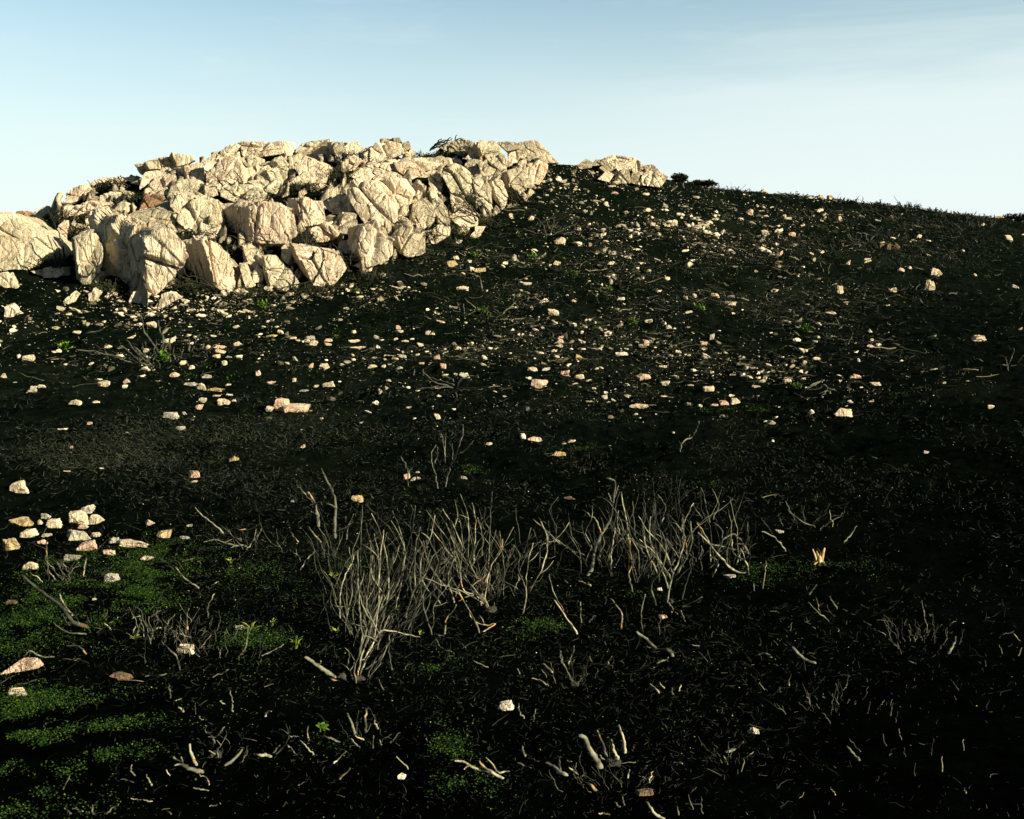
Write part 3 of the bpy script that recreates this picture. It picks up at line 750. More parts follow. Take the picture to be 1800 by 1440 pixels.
BASE = [
 ([(400,1107),(470,1050),(490,1060),(450,1112),(420,1127)], 'narrow pale slab leaning left at the foot of the outcrop'),
 ([(545,1062),(590,1030),(620,1060),(600,1100),(560,1117)], 'upright pitted rock under the square block of the outcrop'),
 ([(660,1072),(700,1030),(722,1062),(680,1082)], 'small rock next to the pitted one at the outcrop foot'),
 ([(810,1112),(830,1050),(890,1030),(945,1067),(880,1112),(820,1122)], 'bright whitish rock directly below the tallest outcrop buttress'),
 ([(960,1157),(1010,1075),(1080,1045),(1140,1090),(1050,1132),(970,1162)], 'long tilted cream rock right of the bright whitish one'),
 ([(-40,960),(0,935),(50,930),(105,1010),(60,1022),(-30,1012)], 'pale rock at the left edge beneath the smooth boulder'),
 ([(200,922),(350,895),(410,895),(405,942),(300,962)], 'flat oblong pinkish slab between smooth boulder and square block'),
 ([(15,1142),(60,1130),(110,1180),(60,1212),(20,1202)], 'squat bright rock near the left edge above the burnt brush'),
 ([(1390,1050),(1450,1030),(1470,1050),(1410,1078)], 'low rock fragment under the leaning buttress'),
 ([(1470,1062),(1530,1030),(1570,1060),(1520,1092),(1480,1090)], 'rounded cream rock just below the middle buttress'),
 ([(1670,1025),(1700,995),(1730,1020),(1700,1032)], 'greyish wedge at the foot of the black streaked block'),
 ([(1740,1030),(1760,1003),(1780,1022),(1765,1040)], 'small bright rock right of the greyish wedge'),
]
for pl, lb in BASE: single('A', pl, dict(lean=65, proud=.1, depth=.35, dmin=0.1, m=W_ if 'pale' in lb else CREAM), 'rock', lb, 'rock', 'fallen rocks along the foot of the outcrop')
for pl, lb in [([(1440,662),(1470,650),(1530,652),(1500,692),(1450,682)], 'flat rock at the right foot of the outcrop'),
               ([(1530,702),(1570,642),(1630,642),(1600,692),(1540,717)], 'steep angular rock at the right end of the outcrop foot'),
               ([(1425,745),(1455,722),(1485,728),(1480,748),(1440,752)], 'small rounded rock below the right foot of the outcrop')]:
    single('B', pl, dict(proud=.1, depth=.35, dmin=0.1), 'rock', lb, 'rock', 'fallen rocks along the foot of the outcrop')

# ------------------------------------------------------------------ telling things apart in words
LM = [(510,714,'the saddle shaped rock'),(28,857,'the square cream block'),(130,915,'the stone pile at left'),(30,1167,'the big pink rock at left edge'),
 (322,1139,'the pale stone amid burnt stubs'),(888,1240,'the black streaked white stone'),(705,1364,'the round pale cobble'),(982,797,'the flat ochre stone casting shadow'),
 (948,676,'the rounded pinkish stone mid slope'),(1722,594,'the oblong block at far right'),(1485,725,'the largest pale rock at right'),(1122,713,'the long greyish slab mid slope'),
 (270,622,'the spreading black bush at left'),(626,610,'the long flat cream stone'),(787,677,'the radiating burnt bush mid slope'),(868,555,'the stubby bush with green sprouts'),
 (1415,578,'the green sprout on right slope'),(243,518,'the bright rock under the outcrop'),(640,490,'the lowest corner of the outcrop'),(1110,300,'the small skyline outcrop'),
 (1636,502,'the ribbed rock on right slope'),(1165,1083,'the stone among bare stems'),(1440,980,'the splintered orange stump'),(1135,1390,'the brown lump at the bottom'),
 (790,800,'the lone bare sapling'),(650,1050,'the tallest thicket of stems'),(1150,930,'the right hand thicket'),(395,630,'the stone cluster beside black bush'),
 (985,425,'the cream rock below the saddle'),(1370,445,'the pink rock on right slope'),(1530,430,'the three brown rocks'),(1240,627,'the knobbly white stone'),(90,760,'the flat white flake'),(1780,415,'the triangular stone at right edge'),(560,1278,'the leafy seedling'),(440,730,'the dark slope by the saddle rock')]
ORD = ['', 'second ', 'third ', 'fourth ', 'fifth ', 'sixth ', 'seventh ', 'eighth ', 'ninth ', 'tenth ', 'eleventh ', 'twelfth ']
_seen = {}
def where(px, py, what, skip=None):
    """words saying where a thing stands next to the nearest thing one can find"""
    d = [(math.hypot(px - a, (py - b) * 1.3), a, b, n) for a, b, n in LM if math.hypot(px - a, py - b) > 14]
    d.sort(); _, a, b, n = d[0]
    an = math.degrees(math.atan2(-(py - b), px - a)) % 360
    dr = ['right of', 'above and right of', 'above', 'above and left of', 'left of', 'below and left of', 'below', 'below and right of'][int(((an + 22.5) % 360) // 45)]
    return (what, dr, n), d[0][0]
def name_all(items):
    """items: (object, px, py, what) - every label gets its own rank from its landmark"""
    bk = {}
    for o, px, py, what in items:
        k, d = where(px, py, what); bk.setdefault(k, []).append((d, o))
    for (what, dr, n), v in bk.items():
        v.sort(key=lambda t: t[0])
        for i, (d, o) in enumerate(v):
            if len(v) == 1: o['label'] = '%s %s %s' % (what, dr, n)
            else: o['label'] = '%s%s %s %s' % ('nearest ' if i == 0 else ORD[min(i, 11)] + 'nearest ', what, dr, n)

# ------------------------------------------------------------------ stones, each traced where it lies
ST_ = {
'S1': "195,278,100,50,c 535,97,70,32,c 388,65,50,22,c 1065,50,75,50,c 760,195,65,28,c 20,400,50,35,c 1028,222,50,35,c 1320,118,55,25,c 1545,192,110,35,p 1672,180,60,32,c 1515,265,70,30,c 1548,230,80,30,c 1605,272,60,20,g 1670,275,60,25,w 1465,205,40,35,c 1225,395,78,40,p 1455,405,75,35,g 1348,342,40,35,w 1578,315,40,40,c 1340,460,100,32,g 1415,475,110,55,c 1515,498,135,40,o 1605,465,45,18,c 1520,540,60,22,p 1615,535,45,16,w 1420,578,60,40,g 1572,583,95,62,c 1395,625,60,45,p 1297,668,32,30,g 1200,685,125,58,g 1265,770,58,38,g 730,470,100,50,c 890,440,50,40,p 878,478,35,30,w 222,505,80,50,g 240,483,50,18,c 525,595,95,42,c 672,585,48,20,c 630,738,55,25,p 420,777,90,20,w 498,907,35,25,p 890,798,35,14,c 1640,985,80,48,o 1360,1097,72,70,p 1350,1143,80,22,c 460,1072,50,15,p 712,1050,40,12,c 118,1188,120,100,c",
'F': "98,287,150,62,o 232,262,55,35,g 208,292,30,30,c 286,298,92,62,c 395,275,115,100,c 460,228,68,55,g 505,278,70,62,c 430,318,60,28,p 405,365,135,75,g 500,360,60,35,c 143,354,88,60,c 222,398,62,32,p 240,362,60,25,g 48,415,95,78,o 455,420,100,72,p 572,452,68,38,p 382,477,85,50,g 150,525,80,48,c 600,390,62,40,g 685,402,205,62,c 862,360,88,60,o 768,478,92,38,c 788,293,52,42,p 995,312,40,18,g 970,376,55,28,g 585,588,90,58,g 495,700,24,14,w 90,1045,245,100,p 82,1193,100,62,c 968,960,115,75,c 1265,848,60,35,g 55,718,70,30,b 640,1110,150,60,b",
'S2': "170,92,45,35,p 108,125,90,25,o 380,135,70,40,g 405,172,55,42,c 360,160,50,30,p 510,148,60,30,p 505,182,60,22,c 300,158,50,18,c 260,140,50,20,c 685,93,38,28,c 690,158,95,30,c 705,207,145,35,c 1000,65,40,35,p 1005,93,60,20,c 845,133,40,28,g 880,158,45,16,w 985,143,30,20,c 1050,158,55,20,c 1095,143,40,16,c 1205,100,45,38,c 1245,105,30,22,c 1295,14,90,25,p 1160,185,50,20,c 1425,208,40,28,c 478,330,100,50,c 388,335,30,42,p 605,323,45,22,c 818,332,75,30,c 945,255,110,18,w 970,285,65,24,c 1030,268,60,30,g 1270,270,55,42,p 1010,345,45,24,g 1165,315,40,20,p 1612,273,60,35,c 1312,335,50,42,p 1400,382,38,20,c 1465,403,92,42,g 1330,395,50,20,c 100,452,72,28,p 268,433,35,30,c 505,462,100,45,c 335,505,80,22,g 12,388,40,50,p 90,640,68,50,c 1112,698,32,18,w 1275,692,55,50,c 738,740,22,12,w 330,898,35,30,c 1640,880,50,28,c 708,1262,92,60,o 1060,1112,50,50,p 1105,1130,45,35,g 1140,1122,36,24,p 1135,1080,35,16,w 1465,1120,50,25,g 255,1285,30,20,g 1272,485,60,28,p 1750,547,45,16,w",
'S3': "142,350,82,45,c 240,360,68,25,w 378,390,85,50,p 475,408,70,40,c 195,460,138,78,p 448,455,60,22,p 340,157,50,40,p 625,78,35,35,c 490,92,30,28,w 475,272,80,48,o 295,222,45,28,c 595,215,92,18,w 500,217,45,14,w 770,243,100,35,w 942,178,50,55,p 908,193,40,22,c 1100,60,50,38,g 1170,245,60,38,c 1115,258,40,22,p 1245,257,35,18,w 1365,263,95,62,w 1350,172,55,32,p 1410,130,50,50,g 225,312,55,18,o 592,355,42,20,c 925,412,120,52,p 1078,450,85,45,c 1385,492,92,48,c 650,545,42,42,w 578,488,35,18,p 890,610,150,50,c 990,610,60,14,g 1068,548,50,14,p 1490,595,70,42,p 1570,585,80,55,c 1425,612,60,22,p 1320,612,40,26,g 75,825,45,50,w 162,845,115,50,p 420,860,68,28,c 365,877,35,18,p 330,945,165,52,o 1135,803,20,18,w 410,1262,110,35,b 1785,720,35,22,w 1405,378,35,22,c 1695,348,40,16,c 1735,382,30,22,w 1762,437,45,28,c 1720,472,80,25,c 1060,335,60,22,c",
'S4': "1480,138,130,55,c 255,313,40,40,c 342,280,65,28,c 640,295,25,28,w 725,190,60,18,c 775,188,40,22,w 730,148,30,20,c 765,463,100,32,c 655,490,28,12,c 620,405,90,38,p 585,410,30,25,g 583,582,48,28,w 730,580,50,16,c 535,660,150,72,c 310,650,40,42,w 1570,620,42,32,c 1113,940,38,28,c 140,435,60,40,c 25,730,60,40,c 35,860,25,22,w 1775,72,30,18,w 235,370,30,20,w 268,382,25,22,c 250,422,40,20,c 500,393,45,12,p",
'D': "632,595,45,38,p 280,578,35,25,c 255,815,52,38,p 810,857,52,35,c 688,872,28,32,p 520,803,35,22,c 1025,920,42,28,p 1078,903,35,20,c 975,1045,38,30,c 635,1040,50,55,c 1208,1015,75,75,c 1245,935,75,55,c 1490,947,40,20,c 1738,1022,60,22,w 1138,705,45,28,c 1705,712,48,35,c 1195,818,30,20,c 900,765,35,35,b 945,770,40,45,b 995,765,40,50,b 885,482,20,18,c 155,370,60,20,o 575,440,40,35,o 510,440,42,35,c 1645,562,70,22,o 65,550,45,45,p 165,680,55,40,c 335,690,50,38,p 105,925,20,22,p 250,895,35,14,c",
'C': "955,497,38,32,c 665,735,75,60,c 645,875,55,35,c 375,840,30,40,w 985,875,50,30,c 155,915,100,45,o 45,1030,90,35,c 985,993,35,38,g 1052,1103,60,22,w 1185,962,28,25,p 1340,965,45,28,c 1285,1050,45,20,c 1515,1078,35,28,c 1648,1080,65,35,p 1740,1132,80,40,c 750,1110,45,28,o 620,1190,85,50,c 665,1365,50,40,p 1385,620,50,50,c 1150,630,40,40,g 1250,630,35,28,c 1010,430,50,25,p 480,590,40,36,c 350,575,35,40,c 785,660,30,30,c 1210,1380,40,48,p",
'B': "980,955,45,35,c 895,905,45,48,p 1410,880,100,45,o 1445,840,50,30,c 70,1060,90,60,c 390,1070,60,28,c 155,1070,60,32,c 65,1387,60,28,c",
'R3': "355,640,125,100,w 1465,15,80,44,p 1335,1245,140,85,b",
'R2': "1220,1137,64,62,w",
'R4': "375,612,60,42,w",
'Q': "1000,580,75,30,g 1260,340,50,30,g 628,645,30,25,w",
}
TN = {'c': 'cream', 'p': 'pinkish', 'g': 'grey', 'w': 'whitish', 'o': 'ochre', 'b': 'brown'}
def settle(o_xy, depth):
    return H(o_xy[0], o_xy[1])
stones = []
rs = np.random.default_rng(77)
allst = []
for ck, txt in ST_.items():
    for t in txt.split():
        a = t.split(','); x, y, w, h = map(float, a[:4])
        (px, py), = crop(ck, [(x, y)]); sc = {'A': 3.6, 'B': 3.6, 'C': 3.6, 'D': 3.6, 'P': 3.6, 'F': 3, 'Q': 3, 'R4': 3}.get(ck, 4)
        allst.append((px, py, w / sc, h / sc, a[4]))
XY, okk = hit([s[0] for s in allst], [s[1] + s[3] * 0.36 for s in allst])
for (px, py, w, h, tn), P in zip(allst, XY):
    d = math.sqrt(P[0] ** 2 + P[1] ** 2 + P[2] ** 2)
    Wd, Hd = w * d / F, h * d / F * 1.12
    sub = 5 if w > 55 else 4 if w > 14 else 3
    if w > 18: V, Fc = rnd_rock(rs, sub, p=rs.choice([35, 80]), boxy=rs.uniform(-0.5, 0.35), n=int(rs.integers(6, 10)), rough=rs.uniform(0.08, 0.15))
    else: V, Fc = rnd_rock(rs, sub, p=rs.choice([30, 70]), boxy=rs.uniform(-0.6, 0.4), n=int(rs.integers(6, 11)), rough=rs.uniform(0.05, 0.12))
    k_ = rs.uniform(0.0, 0.35); V = V * np.column_stack([1 - k_ * (V[:, 2] + 1) * .5, 1 - k_ * (V[:, 2] + 1) * .5, np.ones(len(V))])
    if w > 18: Wd *= 0.92; k_ *= 0.3
    V[:, 0] += V[:, 2] * rs.normal(0, 0.18 if w < 18 else 0.06); V[:, 0] /= np.abs(V[:, 0]).max()
    Dd = max(min(Wd * rs.uniform(0.5, 0.8), Wd), Hd * 0.6)
    sn = max(-P[2], 0) / d + 0.08
    Hd = max(Hd - Dd * sn, Hd * 0.5)
    roll = rs.normal(0, 0.10)
    V = V * np.array([Wd / 2, Dd / 2, Hd / 2])
    cr_, sr_ = math.cos(roll), math.sin(roll)
    V = np.column_stack([V[:, 0] * cr_ + V[:, 2] * sr_, V[:, 1], -V[:, 0] * sr_ + V[:, 2] * cr_])
    o = obj('stone', mesh('stone', V, Fc, STONE[tn], smooth=False), None, (P[0], P[1] + Dd * 0.25, P[2] + Hd * 0.26))
    ar = w / max(h, 1)
    shp = 'slab' if ar > 3.0 else 'flat stone' if ar > 2.2 else 'upright stone' if ar < 1.0 else 'stone'
    sz = 'large' if w > 32 else 'small' if w < 14 else 'mid sized'
    tag(o, None, 'stone', 'loose stones strewn over the burnt ground')
    stones.append((o, px, py, '%s %s %s' % (sz, TN[tn], shp)))
# the saddle shaped rock: a knob and a long low back with a pinkish top
def union_rock(parts, name, m, label):
    Vs, Fs, b = [], [], 0
    for c, s, sub, p in parts:
        V, Fc = rnd_rock(rs, sub, p=p, boxy=0.3, n=8, rough=0.08)
        Vs.append(V * np.array(s) + np.array(c)); Fs.append(Fc + b); b += len(V)
    return np.concatenate(Vs), np.concatenate(Fs)
(Pq,), _ = hit([512], [722])
u_ = np.linalg.norm(Pq) / F
V, Fc = union_rock([((-17 * u_, .05, 10 * u_), (12 * u_, .17, 12 * u_), 5, 14), ((8 * u_, 0, 3 * u_), (24 * u_, .22, 9 * u_), 5, 14), ((-4 * u_, -.03, 0), (14 * u_, .2, 9 * u_), 5, 14)], 'stone', STONE['p'], '')
tag(obj('stone', mesh('stone', V, Fc, STONE['p']), None, Pq), 'saddle shaped pinkish rock with a knob at its left end, alone mid slope', 'stone', 'loose stones strewn over the burnt ground')
name_all(stones)
FIX = {(24,857): 'square cream block standing apart above the stone pile at left', (30,1168): 'big reddish pink rock at the left edge of the foreground', (888,1240): 'ribbed white stone with black streaks in the dark foreground',
       (705,1364): 'round pale cobble at the bottom of the foreground', (982,796): 'flat ochre stone throwing a long black shadow to its left', (1135,1391): 'brown pitted lump among charred stubs at the bottom'}
for o, px, py, w in stones:
    for (a, b_), lb in FIX.items():
        if abs(px - a) < 9 and abs(py - b_) < 9: o['label'] = lb

# ------------------------------------------------------------------ rubble nobody could count
def sample(n, zones):
    """photograph pixels drawn from weighted soft zones (cx, cy, rx, ry, weight)"""
    w = np.array([z[4] for z in zones], float); k = rs.choice(len(zones), n, p=w / w.sum())
    z = np.array(zones, float)[k]
    a = rs.normal(0, 0.55, (n, 2)) * 1.0
    return z[:, 0] + a[:, 0] * z[:, 2], z[:, 1] + a[:, 1] * z[:, 3]
def on_ground(px, py, lo=262, hi=1440):
    k = (px > -40) & (px < 1840) & (py > lo) & (py < hi)
    px, py = px[k], py[k]
    P, ok = hit(px, py)
    keep_ = rs.random(len(px)) < np.clip(0.55 + 1.5 * fbm(P[:, :2], 0.45, 3, 71), 0.04, 1)
    out_ = ~in_poly(px, py, REG_IN)
    k = ok & out_ & keep_
    return P[k], px[k], py[k]
REG_IN = [(x, y) for x, y in REG]
def chips(n, zones, lo, hi, sub, name, m, power=2.2, label=None):
    px, py = sample(n, zones); P, px, py = on_ground(px, py)
    n = len(P); d = np.linalg.norm(P, axis=1)
    s = (lo + (hi - lo) * rs.random(n) ** power) * d / F / 2
    base = [rnd_rock(rs, sub, p=60, n=6, boxy=-1.2, rough=0.3) for _ in range(24)]
    D0, Fc = base[0]; nv = len(D0)
    V = np.array([b_[0] for b_ in base])[rs.integers(0, 24, n)]
    V = V * s[:, None, None] * np.stack([rs.uniform(0.8, 1.5, n), rs.uniform(0.5, 1.1, n), rs.uniform(0.3, 0.8, n)], 1)[:, None, :]
    a = rs.uniform(-math.pi, math.pi, n); ca, sa = np.cos(a)[:, None], np.sin(a)[:, None]
    V = np.stack([V[:, :, 0] * ca - V[:, :, 1] * sa, V[:, :, 0] * sa + V[:, :, 1] * ca, V[:, :, 2] + V[:, :, 0] * rs.normal(0, .25, n)[:, None]], -1)
    V += (P + np.column_stack([np.zeros(n), np.zeros(n), s * 0.05]))[:, None, :]
    Fq = (Fc[None] + (np.arange(n) * nv)[:, None, None]).reshape(-1, 3)
    tag(obj(name, mesh(name, V.reshape(-1, 3), Fq, m, attr=np.repeat(rs.random(n), nv), smooth=False)), label, 'rubble', kind='stuff')
ZR = [(640, 600, 520, 90, 3.0), (1100, 560, 420, 130, 3.0), (1180, 400, 260, 70, 3.4), (1080, 350, 110, 60, 1.2), (350, 540, 330, 45, 2.2), (1300, 640, 300, 80, 1.6), (1380, 420, 260, 90, 1.4), (1460, 345, 90, 14, .35),
      (130, 560, 170, 70, 1.0), (960, 470, 200, 70, 1.2), (1000, 310, 50, 25, .3), (900, 700, 900, 60, 0.5), (560, 515, 200, 16, .6)]
chips(7000, ZR, 1.5, 16, 1, 'rubble', CHIP, 3.8, 'pale broken stone chips strewn thickly over the black upper slope')
chips(17000, ZR + [(900, 900, 900, 300, 1.2)], 0.9, 2.8, 0, 'gravel', CHIP, 1.6, 'fine pale grit sprinkled between the loose stones')
# grit and small chips lodged on the ledges of the outcrop
# ------------------------------------------------------------------ burnt litter and grass stubble
def litter(n, zones, lo, hi, thick, name, m, flat=0.12, label=None, horiz=0.0, toneP=1.0, lift=0.01, seg=4, lo_row=262):
    px, py = sample(n, zones); P, px, py = on_ground(px, py, lo_row)
    n = len(P); d = np.linalg.norm(P, axis=1)
    L = (lo + (hi - lo) * rs.random(n) ** 1.8) * d / F
    a = rs.uniform(0, 2 * math.pi, n); a = np.where(rs.random(n) < horiz, rs.normal(0, .35, n) + math.pi * rs.integers(0, 2, n), a)
    up = np.abs(rs.normal(0, flat, n))
    gx, gy = slope(P[:, 0], P[:, 1])
    dx, dy = np.cos(a), np.sin(a); dz = gx * dx + gy * dy + up
    D = np.column_stack([dx, dy, dz]); D /= np.linalg.norm(D, axis=1)[:, None]
    t = np.linspace(0, 1, seg)
    C = P[:, None] + D[:, None] * (L[:, None] * t)[:, :, None]
    side = np.column_stack([-dy, dx, rs.uniform(0, 1, n)])
    C += side[:, None] * (L[:, None] * 0.5 * rs.normal(0, 0.35, n)[:, None] * (t * (1 - t))[None] * 2)[:, :, None]
    C += rs.normal(0, 0.03, C.shape) * L[:, None, None]
    C[:, :, 2] += lift
    r = (thick[0] + (thick[1] - thick[0]) * rs.random(n) ** 1.5) * d / F / 2
    rr = r[:, None] * np.linspace(1, 0.5, seg)[None]
    # three sided rods
    A = np.cross(D, np.array([0, 0, 1.0])); A /= np.maximum(np.linalg.norm(A, axis=1), 1e-6)[:, None]; B = np.cross(D, A)
    an = np.arange(3) * 2 * math.pi / 3
    ring = C[:, :, None] + (A[:, None, None] * np.cos(an)[None, None, :, None] + B[:, None, None] * np.sin(an)[None, None, :, None]) * rr[:, :, None, None]
    i = np.arange(seg - 1)[:, None] * 3; j = np.arange(3)[None]; jn = (j + 1) % 3
    q = np.stack([i + j, i + jn, i + 3 + jn, i + 3 + j], -1).reshape(-1, 4)
    Fq = (q[None] + (np.arange(n) * seg * 3)[:, None, None]).reshape(-1, 4)
    tone = rs.random(n) ** toneP
    tag(obj(name, mesh(name, ring.reshape(-1, 3), Fq, m, attr=np.repeat(tone, seg * 3), smooth=False)), label, 'litter', kind='stuff')
ZL = [(760, 560, 420, 70, 2.0), (1150, 560, 420, 90, 2.6), (1250, 500, 420, 60, 1.5), (900, 430, 180, 60, 1.5), (300, 600, 330, 60, 1.0), (1450, 620, 260, 80, 1.0), (1500, 400, 260, 60, .7), (1000, 650, 500, 50, 1.0), (1150, 420, 300, 80, 1.0)]
litter(4200, ZL, 9, 46, (0.9, 2.6), 'fallen_twigs', LITT, 0.16, 'dead twigs lying flat among the rubble of the slope', 0.45, 1.0, 0.03, 5)
litter(9000, ZL, 4, 18, (0.8, 2.0), 'twig_litter', LITT, 0.35, 'short burnt twig pieces littering the slope', 0.3, 0.9, 0.01)
ZF = [(900, 1150, 1000, 330, 3.0), (1350, 1150, 420, 260, 1.6), (300, 1150, 300, 260, .8), (900, 960, 800, 120, 1.4)]
litter(4500, ZF, 6, 38, (0.7, 2.0), 'charred_stubs', LITT, 0.45, 'charred stubs and twig ends poking out of the foreground soil', 0.0, 2.4, 0.0, 4, 800)
ZG = [(900, 780, 1000, 120, 3.0), (900, 950, 1000, 200, 2.5), (250, 800, 330, 80, 1.5), (900, 1250, 1000, 260, 1.5), (900, 620, 1000, 110, 1.6), (1200, 480, 700, 120, 2.2), (1500, 420, 300, 60, 1)]
litter(100000, ZG, 3, 12, (0.5, 1.3), 'burnt_grass', attr_mat('burnt_grass_blade', [(0, (0.004, 0.005, 0.003)), (0.7, (0.014, 0.019, 0.012)), (1, (0.055, 0.062, 0.04))]), 0.7, 'fine burnt grass stubble matting the black ground', 0.0, 1.2, 0.0, 3, 300)

